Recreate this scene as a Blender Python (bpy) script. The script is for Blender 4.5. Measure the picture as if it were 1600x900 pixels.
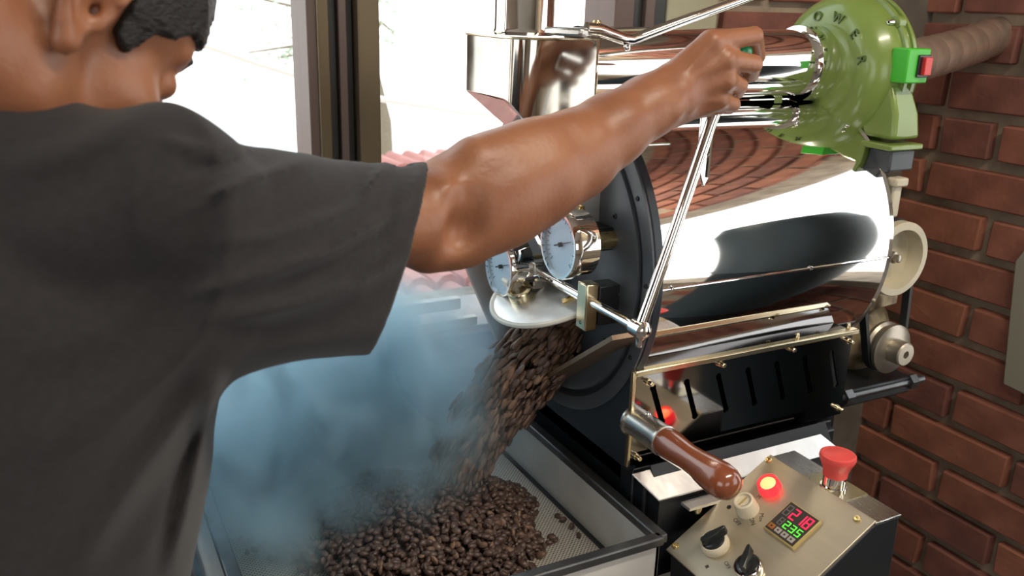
import bpy, bmesh, math, random
import numpy as np
from mathutils import Vector, Matrix, Euler
from math import sin, cos, pi, radians, sqrt

for o in list(bpy.data.objects):
    bpy.data.objects.remove(o)
SC = bpy.context.scene
COL = SC.collection
random.seed(4)
RNG = np.random.default_rng(4)

# ------------------------------------------------------------------ camera, sky, light, exposure
cam_d = bpy.data.cameras.new('camera')
cam = bpy.data.objects.new('camera', cam_d)
COL.objects.link(cam)
YAW, PITCH, ROLL = radians(27.881), radians(17.7465), radians(1.6668)
Fv = Vector((sin(YAW) * cos(PITCH), cos(YAW) * cos(PITCH), -sin(PITCH)))
R0 = Vector((cos(YAW), -sin(YAW), 0))
U0 = R0.cross(Fv)
Rv = cos(ROLL) * R0 + sin(ROLL) * U0
Uv = -sin(ROLL) * R0 + cos(ROLL) * U0
M = Matrix((Rv, Uv, -Fv)).transposed().to_4x4()
M.translation = Vector((0, 0, 1.5))
cam.matrix_world = M
cam_d.sensor_width = 36
cam_d.lens = 36 * 1385.36 / 1600
cam_d.clip_start = 0.02
cam_d.dof.use_dof = True
cam_d.dof.focus_distance = 1.12
cam_d.dof.aperture_fstop = 8
SC.camera = cam

SC.view_settings.view_transform = 'Standard'
SC.view_settings.look = 'None'
SC.view_settings.exposure = 0.25
SC.view_settings.gamma = 1
SC.view_settings.use_curve_mapping = False

w = bpy.data.worlds.new('sky')
SC.world = w
w.use_nodes = True
nt = w.node_tree
nt.nodes.clear()
wo = nt.nodes.new('ShaderNodeOutputWorld')
bg = nt.nodes.new('ShaderNodeBackground')
tc = nt.nodes.new('ShaderNodeTexCoord')
sx = nt.nodes.new('ShaderNodeSeparateXYZ')
mr = nt.nodes.new('ShaderNodeMapRange')
mr.inputs['From Min'].default_value = -0.1
mr.inputs['From Max'].default_value = 0.9
mx = nt.nodes.new('ShaderNodeMix')
mx.data_type = 'RGBA'
mx.inputs['A'].default_value = (1.0, 0.985, 0.95, 1)
mx.inputs['B'].default_value = (0.80, 0.90, 1.0, 1)
nt.links.new(tc.outputs['Generated'], sx.inputs[0])
nt.links.new(sx.outputs['Z'], mr.inputs['Value'])
nt.links.new(mr.outputs[0], mx.inputs['Factor'])
nt.links.new(mx.outputs['Result'], bg.inputs['Color'])
bg.inputs['Strength'].default_value = 2.3
nt.links.new(bg.outputs[0], wo.inputs['Surface'])
SC.cycles.volume_bounces = 4
SC.cycles.max_bounces = 10
SC.cycles.transparent_max_bounces = 16


def area_light(name, loc, rot, sx_, sy_, power, color):
    d = bpy.data.lights.new(name, 'AREA')
    d.shape = 'RECTANGLE'
    d.size, d.size_y, d.energy, d.color = sx_, sy_, power, color
    o = bpy.data.objects.new(name, d)
    o.location, o.rotation_euler = loc, rot
    COL.objects.link(o)
    return o


# added interior fill light, out of view behind the photographer (its housing is built below)
area_light('fill_light', (0.9, -0.3, 2.735), (0, 0, 0), 1.2, 0.16, 26, (1.0, 0.90, 0.74))

# ------------------------------------------------------------------ materials
def mat(name, color=(.5, .5, .5), rough=.5, metal=0.0, noise=0.0, nscale=20.0, bump=0.0, bscale=60.0,
        color2=None, emit=None, estr=1.0, coat=0.0, rvar=0.0, sss=0.0, aniso=0.0, stretch=None, spec=None, detail=4.0):
    m = bpy.data.materials.new(name)
    m.use_nodes = True
    t = m.node_tree
    b = t.nodes['Principled BSDF']
    b.inputs['Base Color'].default_value = (*color, 1)
    b.inputs['Roughness'].default_value = rough
    b.inputs['Metallic'].default_value = metal
    if spec is not None:
        b.inputs['Specular IOR Level'].default_value = spec
    if coat:
        b.inputs['Coat Weight'].default_value = coat
        b.inputs['Coat Roughness'].default_value = 0.12
    if sss:
        b.inputs['Subsurface Weight'].default_value = sss
        b.inputs['Subsurface Radius'].default_value = (.012, .004, .002)
        b.inputs['Subsurface Scale'].default_value = 1.0
    tcn = t.nodes.new('ShaderNodeTexCoord')
    src = tcn.outputs['Object']
    if stretch:
        mp = t.nodes.new('ShaderNodeMapping')
        mp.inputs['Scale'].default_value = stretch
        t.links.new(src, mp.inputs['Vector'])
        src = mp.outputs[0]
    if noise or color2 or rvar:
        n = t.nodes.new('ShaderNodeTexNoise')
        n.inputs['Scale'].default_value = nscale
        n.inputs['Detail'].default_value = detail
        t.links.new(src, n.inputs['Vector'])
        if noise or color2:
            c2 = color2 if color2 else tuple(c * (1 - noise) for c in color)
            cr = t.nodes.new('ShaderNodeValToRGB')
            cr.color_ramp.elements[0].position = .35
            cr.color_ramp.elements[1].position = .65
            cr.color_ramp.elements[0].color = (*c2, 1)
            cr.color_ramp.elements[1].color = (*color, 1)
            t.links.new(n.outputs['Fac'], cr.inputs[0])
            t.links.new(cr.outputs[0], b.inputs['Base Color'])
        if rvar:
            r = t.nodes.new('ShaderNodeMapRange')
            r.inputs['To Min'].default_value = max(0, rough - rvar)
            r.inputs['To Max'].default_value = rough + rvar
            t.links.new(n.outputs['Fac'], r.inputs['Value'])
            t.links.new(r.outputs[0], b.inputs['Roughness'])
    if bump:
        n2 = t.nodes.new('ShaderNodeTexNoise')
        n2.inputs['Scale'].default_value = bscale
        n2.inputs['Detail'].default_value = 3
        t.links.new(src, n2.inputs['Vector'])
        bp = t.nodes.new('ShaderNodeBump')
        bp.inputs['Strength'].default_value = bump
        bp.inputs['Distance'].default_value = .002
        t.links.new(n2.outputs['Fac'], bp.inputs['Height'])
        t.links.new(bp.outputs[0], b.inputs['Normal'])
    if emit:
        b.inputs['Emission Color'].default_value = (*emit, 1)
        b.inputs['Emission Strength'].default_value = estr
    return m


MT = {}
MT['mortar'] = mat('mortar', (.42, .34, .25), .95, noise=.4, nscale=14, bump=.7, bscale=60)
MT['brick'] = [mat('brick_%s' % k, c, .85, color2=c2, nscale=16, bump=.8, bscale=90, stretch=(1, 1, 1)) for k, c, c2 in
               (('red', (.35, .135, .090), (.24, .088, .060)), ('orange', (.41, .16, .10), (.30, .115, .072)),
                ('dark', (.27, .105, .078), (.18, .072, .056)))]
MT['concrete'] = mat('concrete', (.19, .165, .135), .9, noise=.35, nscale=9, bump=.4, bscale=50)
MT['post_beige'] = mat('post_beige', (.46, .43, .30), .75, noise=.15, nscale=8)
MT['plaster_haze_blue'] = mat('plaster_haze_blue', (.06, .17, .32), .7, color2=(.045, .13, .25), nscale=7)  # blue scatter of the smoke put into the wall colour
MT['ledge'] = mat('ledge_paint', (.50, .47, .45), .6, noise=.2, nscale=12)
MT['floor'] = mat('floor_concrete', (.16, .13, .11), .6, noise=.3, nscale=3)
MT['ceil'] = mat('ceiling_board', (.42, .38, .32), .9, noise=.1, nscale=3)
MT['wall_plain'] = mat('wall_paint', (.40, .34, .27), .9, noise=.1, nscale=3)
MT['frame_bronze'] = mat('bronze_aluminium', (.22, .165, .10), .42, metal=.55, noise=.15, nscale=8, stretch=(1, 1, .1))
MT['frame_dark'] = mat('dark_aluminium', (.045, .045, .045), .4, metal=.3)
MT['frame_lilac'] = mat('faded_aluminium', (.16, .115, .10), .5, metal=.3)
MT['alu_white'] = mat('white_aluminium', (.80, .79, .72), .35)
MT['roof_tile'] = mat('roof_tile', (.52, .23, .19), .8, color2=(.42, .18, .15), nscale=3)
MT['leaf'] = mat('pale_leaf', (.40, .48, .33), .7)
MT['bark'] = mat('bark', (.2, .16, .11), .9)
MT['ground'] = mat('outdoor_ground', (.85, .83, .78), .95)  # sunlit glare put into the near-white ground colour
MT['chrome'] = mat('polished_steel', (.86, .85, .83), .035, metal=1, rvar=.02, nscale=4)
MT['mirror_drum'] = mat('mirror_steel', (.90, .89, .87), .045, metal=1, rvar=.02, nscale=2.5, bump=.012, bscale=5)
MT['dark_mirror'] = mat('dark_polished_steel', (.30, .285, .28), .07, metal=1)
MT['smudged'] = mat('smudged_steel', (.66, .62, .55), .10, metal=1, color2=(.42, .40, .37), nscale=14, rvar=.08)
MT['steel'] = mat('brushed_steel', (.62, .60, .56), .28, metal=1, rvar=.06, nscale=120, stretch=(1, .04, 1))
MT['tray_steel'] = mat('tray_steel', (.80, .77, .72), .45, metal=.2, noise=.12, nscale=18, rvar=.08)
MT['foil'] = mat('bright_zinc', (.82, .82, .80), .34, metal=.85, noise=.12, nscale=22, bump=.5, bscale=24)
MT['black_metal'] = mat('black_metal', (.012, .014, .017), .38, bump=.05, bscale=80)
MT['navy_metal'] = mat('blue_black_paint', (.022, .032, .045), .36, noise=.3, nscale=12, bump=.06, bscale=60)
MT['slate_metal'] = mat('slate_paint', (.085, .095, .11), .42, color2=(.06, .07, .082), nscale=10)
MT['rim_metal'] = mat('dark_rim_steel', (.16, .165, .17), .35, metal=.8, noise=.3, nscale=30)
MT['brass'] = mat('warm_brass', (.78, .62, .32), .22, metal=1)
MT['gold_edge'] = mat('pale_gold_steel', (.80, .70, .48), .2, metal=1)
MT['cream'] = mat('cream_enamel', (.60, .54, .40), .4, noise=.15, nscale=15)
MT['cast'] = mat('stained_casting', (.50, .40, .24), .38, metal=.5, color2=(.10, .06, .03), nscale=22, bump=.5, bscale=40, detail=6)
MT['pulley'] = mat('worn_aluminium', (.50, .45, .37), .32, metal=.8, noise=.3, nscale=20, rvar=.1)
MT['rubber'] = mat('black_rubber', (.02, .022, .025), .5)
MT['green'] = mat('green_paint', (.21, .30, .07), .28, coat=.4, noise=.12, nscale=9)
MT['green_dark'] = mat('engraved_green', (.07, .12, .025), .4)
MT['green_bright'] = mat('bright_green_plastic', (.06, .50, .035), .35)
MT['green_knob'] = mat('green_knob_plastic', (.02, .36, .13), .3, coat=.3)
MT['red_plastic'] = mat('red_plastic', (.66, .045, .04), .32)
MT['coral'] = mat('coral_plastic', (.78, .085, .075), .38, sss=.0)
MT['lamp_red'] = mat('red_lamp_lens', (.9, .02, .02), .2, emit=(1, .02, .03), estr=1.6)
MT['lamp_core'] = mat('red_lamp_core', (1, .3, .15), .2, emit=(1, .20, .07), estr=3.2)
MT['seg_red'] = mat('red_segment', (1, .02, .05), .4, emit=(1, .01, .06), estr=1.6)
MT['seg_green'] = mat('green_segment', (.1, .9, .1), .4, emit=(.12, .85, .03), estr=.9)
MT['seg_off'] = mat('unlit_segment', (.17, .16, .15), .4)
MT['panel'] = mat('brushed_panel', (.50, .44, .33), .36, metal=.75, rvar=.08, nscale=60, noise=.1, stretch=(1, .06, 1))
MT['white_plastic'] = mat('ivory_plastic', (.74, .66, .50), .4)
MT['amber_plastic'] = mat('amber_plastic', (.50, .38, .14), .35)
MT['key_grey'] = mat('key_grey', (.42, .38, .34), .5)
MT['key_orange'] = mat('key_orange', (.42, .14, .03), .5)
MT['ink'] = mat('ink', (.04, .035, .03), .6)
MT['black_plastic'] = mat('black_plastic', (.014, .017, .018), .22)
MT['wood'] = mat('varnished_wood', (.30, .085, .032), .2, color2=(.17, .042, .018), nscale=14, coat=.9, stretch=(1, .25, 1), bump=.1, bscale=20)
MT['dark_wood'] = mat('dark_wood', (.055, .022, .012), .45, noise=.4, nscale=12, stretch=(1, .2, 1))
MT['dial'] = mat('dial_face', (.80, .84, .82), .5)
MT['white_cloth'] = mat('white_board', (.70, .69, .66), .6)
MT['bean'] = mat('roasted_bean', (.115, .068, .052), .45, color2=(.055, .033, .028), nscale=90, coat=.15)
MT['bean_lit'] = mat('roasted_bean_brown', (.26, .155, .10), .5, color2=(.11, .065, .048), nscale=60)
MT['skin'] = mat('skin', (.35, .148, .074), .42, color2=(.27, .104, .052), nscale=16, sss=.14, bump=.18, bscale=190)
MT['hair'] = mat('black_hair', (.016, .014, .014), .5, bump=.9, bscale=220, stretch=(1, 1, 3))
MT['cloth'] = mat('charcoal_cotton', (.020, .0172, .0192), .93, noise=.25, nscale=160, bump=.25, bscale=900)
MT['collar'] = mat('ribbed_collar', (.042, .042, .043), .95, bump=.6, bscale=700)
MT['cloth'].node_tree.nodes['Principled BSDF'].inputs['Sheen Weight'].default_value = .12
MT['cloth'].node_tree.nodes['Principled BSDF'].inputs['Sheen Roughness'].default_value = .5
MT['denim'] = mat('dark_denim', (.025, .03, .045), .9, bump=.3, bscale=500)
MT['shoe'] = mat('black_leather', (.02, .018, .016), .45)
MT['duct'] = mat('foil_duct', (.70, .58, .47), .30, metal=.75, noise=.2, nscale=30, bump=.4, bscale=70)
MT['paper'] = mat('grey_board', (.30, .28, .22), .8)


def perforated():
    m = bpy.data.materials.new('perforated_steel')
    m.use_nodes = True
    t = m.node_tree
    b = t.nodes['Principled BSDF']
    b.inputs['Metallic'].default_value = .35
    b.inputs['Roughness'].default_value = .4
    tcn = t.nodes.new('ShaderNodeTexCoord')
    sp = t.nodes.new('ShaderNodeSeparateXYZ')
    t.links.new(tcn.outputs['Object'], sp.inputs[0])

    def mth(op, a, b_=None):
        n = t.nodes.new('ShaderNodeMath')
        n.operation = op
        for i, q in enumerate((a, b_)):
            if q is None:
                continue
            if isinstance(q, (int, float)):
                n.inputs[i].default_value = q
            else:
                t.links.new(q, n.inputs[i])
        return n.outputs[0]
    pitch = .0058
    x = mth('DIVIDE', sp.outputs['X'], pitch)
    y = mth('DIVIDE', sp.outputs['Y'], pitch)
    dist = []
    for off in (0, .5):
        fx = mth('SUBTRACT', mth('FRACT', mth('ADD', x, off)), .5)
        fy = mth('SUBTRACT', mth('FRACT', mth('ADD', y, off)), .5)
        dist.append(mth('ADD', mth('MULTIPLY', fx, fx), mth('MULTIPLY', fy, fy)))
    d = mth('MINIMUM', *dist)
    hole = mth('LESS_THAN', d, .038)
    mxn = t.nodes.new('ShaderNodeMix')
    mxn.data_type = 'RGBA'
    mxn.inputs['A'].default_value = (.62, .58, .52, 1)
    mxn.inputs['B'].default_value = (.07, .045, .03, 1)
    t.links.new(hole, mxn.inputs['Factor'])
    t.links.new(mxn.outputs['Result'], b.inputs['Base Color'])
    bp = t.nodes.new('ShaderNodeBump')
    bp.inputs['Strength'].default_value = .5
    bp.inputs['Distance'].default_value = .001
    bp.invert = True
    t.links.new(hole, bp.inputs['Height'])
    t.links.new(bp.outputs[0], b.inputs['Normal'])
    return m


MT['perforated'] = perforated()


def glass_mat(name, alpha=.1, tint=(.9, .95, 1)):
    m = bpy.data.materials.new(name)
    m.use_nodes = True
    t = m.node_tree
    t.nodes.clear()
    out = t.nodes.new('ShaderNodeOutputMaterial')
    tr = t.nodes.new('ShaderNodeBsdfTransparent')
    tr.inputs[0].default_value = (*tint, 1)
    gl = t.nodes.new('ShaderNodeBsdfGlossy')
    gl.inputs['Roughness'].default_value = .02
    mxs = t.nodes.new('ShaderNodeMixShader')
    mxs.inputs[0].default_value = alpha
    t.links.new(tr.outputs[0], mxs.inputs[1])
    t.links.new(gl.outputs[0], mxs.inputs[2])
    t.links.new(mxs.outputs[0], out.inputs['Surface'])
    return m


MT['glass'] = glass_mat('window_glass', .05, (.97, .985, .98))
MT['gauge_glass'] = glass_mat('gauge_glass', .06)


# ------------------------------------------------------------------ mesh helpers (world coordinates)
class MB:
    def __init__(s):
        s.v, s.f = [], []

    def add(s, vs, fs):
        b = len(s.v)
        s.v.extend([tuple(map(float, q)) for q in vs])
        s.f.extend([tuple(b + i for i in q) for q in fs])
        return s

    def box(s, lo, hi, M_=None, tilt=None):
        x0, y0, z0 = lo
        x1, y1, z1 = hi
        vs = [(x0, y0, z0), (x1, y0, z0), (x1, y1, z0), (x0, y1, z0), (x0, y0, z1), (x1, y0, z1), (x1, y1, z1), (x0, y1, z1)]
        if M_ is not None:
            vs = [M_ @ Vector(q) for q in vs]
        return s.add(vs, [(0, 3, 2, 1), (4, 5, 6, 7), (0, 1, 5, 4), (1, 2, 6, 5), (2, 3, 7, 6), (3, 0, 4, 7)])

    def lathe(s, origin, axis, prof, n=32, M_=None, cap=True):
        """prof: list of (distance along axis, radius)."""
        a = Vector(axis).normalized()
        p = a.orthogonal().normalized()
        q = a.cross(p)
        o = Vector(origin)
        vs, fs = [], []
        for (t, r) in prof:
            for k in range(n):
                an = 2 * pi * k / n
                vs.append(o + a * t + (p * cos(an) + q * sin(an)) * r)
        m = len(prof)
        for i in range(m - 1):
            for k in range(n):
                k2 = (k + 1) % n
                fs.append((i * n + k, i * n + k2, (i + 1) * n + k2, (i + 1) * n + k))
        if cap:
            if prof[0][1] > 1e-5:
                fs.append(tuple(reversed(range(n))))
            if prof[-1][1] > 1e-5:
                fs.append(tuple((m - 1) * n + k for k in range(n)))
        return s.add(vs, fs)

    def cyl(s, a, b, r, r2=None, n=24):
        a, b = Vector(a), Vector(b)
        return s.lathe(a, b - a, [(0, r), ((b - a).length, r if r2 is None else r2)], n)

    def tube(s, path, r, n=12, caps=True):
        P = [Vector(q) for q in path]
        rs = r if isinstance(r, (list, tuple)) else [r] * len(P)
        T = [(P[min(i + 1, len(P) - 1)] - P[max(i - 1, 0)]).normalized() for i in range(len(P))]
        nrm = T[0].orthogonal().normalized()
        vs, fs = [], []
        for i, q in enumerate(P):
            nrm = (nrm - T[i] * nrm.dot(T[i])).normalized()
            bn = T[i].cross(nrm)
            for k in range(n):
                an = 2 * pi * k / n
                vs.append(q + (nrm * cos(an) + bn * sin(an)) * rs[i])
        for i in range(len(P) - 1):
            for k in range(n):
                k2 = (k + 1) % n
                fs.append((i * n + k, i * n + k2, (i + 1) * n + k2, (i + 1) * n + k))
        if caps:
            fs.append(tuple(reversed(range(n))))
            fs.append(tuple((len(P) - 1) * n + k for k in range(n)))
        return s.add(vs, fs)

    def prism(s, poly, axis, lo, hi):
        """poly in the two other axes (order Y,Z / X,Z / X,Y)."""
        def mk(a, b, t):
            return {'X': (t, a, b), 'Y': (a, t, b), 'Z': (a, b, t)}[axis]
        n = len(poly)
        vs = [mk(a, b, lo) for a, b in poly] + [mk(a, b, hi) for a, b in poly]
        fs = [tuple(reversed(range(n))), tuple(range(n, 2 * n))] + [(i, (i + 1) % n, n + (i + 1) % n, n + i) for i in range(n)]
        return s.add(vs, fs)

    def ball(s, c, r, n=16, m=10, sc=(1, 1, 1), R=None):
        vs, fs = [], []
        c = Vector(c)
        for i in range(1, m):
            th = pi * i / m
            for k in range(n):
                an = 2 * pi * k / n
                q = Vector((sin(th) * cos(an) * sc[0], sin(th) * sin(an) * sc[1], cos(th) * sc[2])) * r
                vs.append(c + (R @ q if R else q))
        top = Vector((0, 0, sc[2] * r))
        vs.append(c + (R @ top if R else top))
        vs.append(c - (R @ top if R else top))
        nt_, nb = len(vs) - 2, len(vs) - 1
        for i in range(m - 2):
            for k in range(n):
                k2 = (k + 1) % n
                fs.append((i * n + k, (i + 1) * n + k, (i + 1) * n + k2, i * n + k2))
        for k in range(n):
            fs.append((nt_, k, (k + 1) % n))
            fs.append((nb, (m - 2) * n + (k + 1) % n, (m - 2) * n + k))
        return s.add(vs, fs)


WORLDPOS = {}


def empty(name, loc, label=None, cat=None, group=None):
    o = bpy.data.objects.new(name, None)
    o.location = loc
    o.empty_display_size = .05
    COL.objects.link(o)
    WORLDPOS[o.name] = Vector(loc)
    tag(o, label, cat, group)
    return o


def tag(o, label=None, cat=None, group=None, kind=None):
    if label: o['label'] = label
    if cat: o['category'] = cat
    if group: o['group'] = group
    if kind: o['kind'] = kind
    return o


def obj(name, mb, material, parent=None, bevel=0.0, seg=2, flat=False, angle=35, label=None, kind=None, base=None, subsurf=0):
    """One mesh object. Geometry is given in world coordinates; base = its own origin when top-level."""
    off = WORLDPOS[parent.name] if parent is not None else Vector(base or (0, 0, 0))
    me = bpy.data.meshes.new(name)
    me.from_pydata([(v[0] - off.x, v[1] - off.y, v[2] - off.z) for v in mb.v], [], mb.f)
    bm = bmesh.new()
    bm.from_mesh(me)
    bmesh.ops.recalc_face_normals(bm, faces=bm.faces)
    bm.to_mesh(me)
    bm.free()
    if not flat:
        me.polygons.foreach_set('use_smooth', [True] * len(me.polygons))
        me.set_sharp_from_angle(angle=radians(angle))
    o = bpy.data.objects.new(name, me)
    COL.objects.link(o)
    if parent is not None:
        o.parent = parent
    else:
        o.location = off
    WORLDPOS[o.name] = off
    if material is not None:
        me.materials.append(material)
    if bevel:
        b = o.modifiers.new('bevel', 'BEVEL')
        b.width, b.segments, b.limit_method = bevel, seg, 'ANGLE'
        b.angle_limit = radians(40)
        b.harden_normals = False
    if subsurf:
        b = o.modifiers.new('sub', 'SUBSURF')
        b.levels = b.render_levels = subsurf
    tag(o, label=label, kind=kind)
    return o


def basis(x, y, z, loc):
    m = Matrix((Vector(x), Vector(y), Vector(z))).transposed().to_4x4()
    m.translation = Vector(loc)
    return m


def curve_mesh(outer_and_holes, depth, M_):
    """Flat plate with holes: closed 2-D loops filled even-odd and extruded by depth, moved by M_."""
    cu = bpy.data.curves.new('tmp', 'CURVE')
    cu.dimensions = '2D'
    cu.fill_mode = 'BOTH'
    cu.extrude = depth / 2
    for loop in outer_and_holes:
        sp = cu.splines.new('POLY')
        sp.points.add(len(loop) - 1)
        for i, (a, b) in enumerate(loop):
            sp.points[i].co = (a, b, 0, 1)
        sp.use_cyclic_u = True
    to = bpy.data.objects.new('tmp', cu)
    COL.objects.link(to)
    bpy.context.view_layer.update()
    me = to.to_mesh()
    mb = MB().add([M_ @ v.co for v in me.vertices], [tuple(p.vertices) for p in me.polygons])
    to.to_mesh_clear()
    bpy.data.objects.remove(to)
    bpy.data.curves.remove(cu)
    return mb


def text_mesh(txt, size, depth, M_, align='CENTER'):
    cu = bpy.data.curves.new('tmp', 'FONT')
    cu.body = txt
    cu.size = size
    cu.extrude = depth
    cu.align_x = align
    cu.align_y = 'CENTER'
    to = bpy.data.objects.new('tmp', cu)
    COL.objects.link(to)
    bpy.context.view_layer.update()
    me = to.to_mesh()
    mb = MB().add([M_ @ v.co for v in me.vertices], [tuple(p.vertices) for p in me.polygons])
    to.to_mesh_clear()
    bpy.data.objects.remove(to)
    bpy.data.curves.remove(cu)
    return mb


def bolt(parent, p, d, r=.004, h=.004, name='bolt', material='chrome'):
    p, d = Vector(p), Vector(d).normalized()
    return obj(name, MB().lathe(p, d, [(-.001, r), (h * .6, r), (h, r * .75), (h, r * .4), (h * .5, r * .35), (h * .5, 0)], 10), MT[material], parent)


# ================================================================== THE ROOM
YW, XW = 1.36, 1.68        # window wall, right brick wall


def struct(name, mb, m, **k):
    o = obj(name, mb, m, **k)
    o['kind'] = 'structure'
    return o


struct('floor', MB().box((-2.6, -3.1, -.1), (XW + .2, YW + .2, 0)), MT['floor'], flat=True)
struct('ceiling', MB().box((-2.6, -3.1, 2.8), (XW + .2, YW + .2, 2.9)), MT['ceil'], flat=True)

# right wall: mortar bed with every brick proud of it
# (it has a wide window opening nearer the photographer, outside the frame)
wr = struct('wall_right', MB().box((XW + .004, .60, 0), (XW + .2, YW + .2, 2.8)).box((XW + .004, -3.1, 0), (XW + .2, .60, .70))
            .box((XW + .004, -3.1, 1.98), (XW + .2, .60, 2.8)).box((XW + .004, -3.1, .70), (XW + .2, -1.5, 1.98)), MT['mortar'], flat=True)


def brick_mesh(L, H, D, seed):
    r = random.Random(seed)
    bm = bmesh.new()
    bmesh.ops.create_cube(bm, size=1)
    for v in bm.verts:
        v.co = Vector((v.co.x * D, v.co.y * L, v.co.z * H)) + Vector((r.uniform(-.0015, .0015), r.uniform(-.003, .003), r.uniform(-.002, .002)))
    bmesh.ops.bevel(bm, geom=bm.edges[:], offset=.003, segments=1, affect='EDGES')
    me = bpy.data.meshes.new('brick')
    bm.to_mesh(me)
    bm.free()
    return me


BR = {}


def place_brick(parent, L, loc, along_x=False):
    key = (round(L, 3), random.randrange(5))
    if key not in BR:
        BR[key] = brick_mesh(L, .072, .03, len(BR))
    me = BR[key]
    variant = random.choices((0, 1, 2), (5, 3, 4))[0]
    if not me.materials:
        me.materials.append(MT['brick'][0])
    o = bpy.data.objects.new('brick', me)
    COL.objects.link(o)
    o.parent = parent
    o.location = loc
    if along_x:
        o.rotation_euler = (0, 0, pi / 2)
    o.rotation_euler.x += random.uniform(-.006, .006)
    o.material_slots[0].link = 'OBJECT'
    o.material_slots[0].material = MT['brick'][variant]
    return o


Z0 = .5517 - .036
JA = [1.25 - .298 * k for k in range(-1, 6)]
JB = [1.105 - .298 * k for k in range(-1, 6)]
for row in range(-5, 24):
    zc = Z0 + row * .0935
    if zc < .04 or zc > 2.76:
        continue
    js = list(JA if row % 2 else JB)
    if row == 8:
        js = [1.254, 1.118] + [1.118 - .298 * k for k in range(1, 5)]
    if row == 7:
        js = [1.267] + [1.267 - .298 * k for k in range(1, 6)]
    js = [j for j in js if j < YW - .06]
    js = [YW + .02] + js
    for a, b in zip(js[:-1], js[1:]):
        if .70 < zc < 1.98 and b < .60: a, b = a, max(b, .60)
        L = a - b - .021
        if L > .04:
            place_brick(wr, round(L, 2), (XW - .001 + random.uniform(-.0015, .0015), (a + b) / 2, zc))

# window wall (the one facing the camera)
wbk = struct('wall_back', MB().box((1.12, YW + .006, 0), (XW, YW + .16, 2.8)).box((-2.6, YW + .006, 0), (1.12, YW + .16, .965)).box((-2.6, YW + .006, 2.45), (1.12, YW + .16, 2.8)), MT['mortar'], flat=True)
for row in range(-5, 24):
    zc = Z0 + row * .0935 + .012
    if zc < 1.0 or zc > 2.7:
        continue
    x = 1.12 + .012 if row % 2 else 1.12 + .012
    first = .12 if row % 2 else .27
    xs = [x, x + first, x + first + .29, x + first + .58]
    for a, b in zip(xs[:-1], xs[1:]):
        b = min(b, 1.57)
        if b - a > .06:
            place_brick(wbk, round(b - a - .021, 2), ((a + b) / 2, YW + .004, zc), True)
struct('column', MB().box((1.563, YW - .034, 0), (XW + .02, YW + .16, 2.8)), MT['concrete'], bevel=.006)
struct('plaster_dado', MB().box((-2.6, YW - .006, 0), (1.12, YW + .006, .965)), MT['plaster_haze_blue'], flat=True)
ll = struct('ledge', MB().box((-2.6, YW - .085, .880), (.66, YW - .006, .908)), MT['ledge'], bevel=.004)
struct('wall_left', MB().box((-2.8, -3.1, 0), (-2.6, YW + .2, .9)).box((-2.8, -3.1, 2.4), (-2.6, YW + .2, 2.8))
       .box((-2.8, -3.1, .9), (-2.6, -2.4, 2.4)).box((-2.8, 1.0, .9), (-2.6, YW + .2, 2.4)), MT['wall_plain'], flat=True)
struct('wall_front', MB().box((-2.8, -3.3, 0), (XW + .2, -3.1, .95)).box((-2.8, -3.3, 2.2), (XW + .2, -3.1, 2.8))
       .box((-2.8, -3.3, .95), (-1.0, -3.1, 2.2)).box((.8, -3.3, .95), (XW + .2, -3.1, 2.2)), MT['wall_plain'], flat=True)

# window in the back wall
struct('post', MB().box((1.006, YW - .02, .965), (1.12, YW + .14, 2.45)), MT['post_beige'], bevel=.003)
wf = struct('window_1', MB().box((.894, YW - .02, .99), (.935, YW + .08, 2.45)), MT['frame_lilac'], bevel=.002)
obj('frame_stile', MB().box((.935, YW - .01, .99), (.958, YW + .06, 2.45)), MT['frame_dark'], wf, bevel=.002)
obj('frame_stile', MB().box((.958, YW - .022, .99), (.978, YW + .06, 2.45)), MT['frame_lilac'], wf, bevel=.002)
obj('frame_stile', MB().box((.978, YW - .015, .99), (1.006, YW + .06, 2.45)), MT['frame_dark'], wf, bevel=.002)
for a, b, y0, m in ((.356, .390, -.02, 'frame_lilac'), (.370, .388, -.026, 'frame_bronze'), (.390, .405, -.004, 'frame_dark'),
                    (.405, .418, -.016, 'frame_lilac'), (.418, .432, .0, 'frame_dark'), (.432, .466, -.026, 'frame_bronze')):
    obj('mullion_stile', MB().box((a, YW + y0, .99), (b, YW + .07, 2.45)), MT[m], wf, bevel=.002)
obj('sill_track', MB().box((.10, YW - .055, .968), (.625, YW - .04, .984)), MT['alu_white'], wf, bevel=.002)
obj('sill_track', MB().box((.10, YW - .030, .992), (.605, YW - .010, 1.012)), MT['alu_white'], wf, bevel=.002)
obj('sill', MB().box((-2.6, YW - .06, .955), (1.006, YW + .10, .970)), MT['ledge'], wf, bevel=.002)
obj('pane', MB().box((-.9, YW + .03, 1.0), (.356, YW + .034, 2.45)), MT['glass'], wf, flat=True)
obj('pane', MB().box((.466, YW + .03, 1.0), (.894, YW + .034, 2.45)), MT['glass'], wf, flat=True)
obj('frame_stile', MB().box((-.96, YW - .02, .99), (-.9, YW + .08, 2.45)), MT['frame_bronze'], wf, bevel=.002)

# grey board leaning on the brick wall at the right edge
bd = MB().prism([(.993, .80), (.955, .797), (.60, .76), (.60, 1.30), (.90, 1.30), (1.02, 1.05)], 'X', 1.648, 1.662)
tag(obj('notice_board', bd, MT['paper'], base=(1.655, .8, .8), bevel=.002), 'plain grey-green board fixed on the brick wall at the right edge', 'board')

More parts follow.
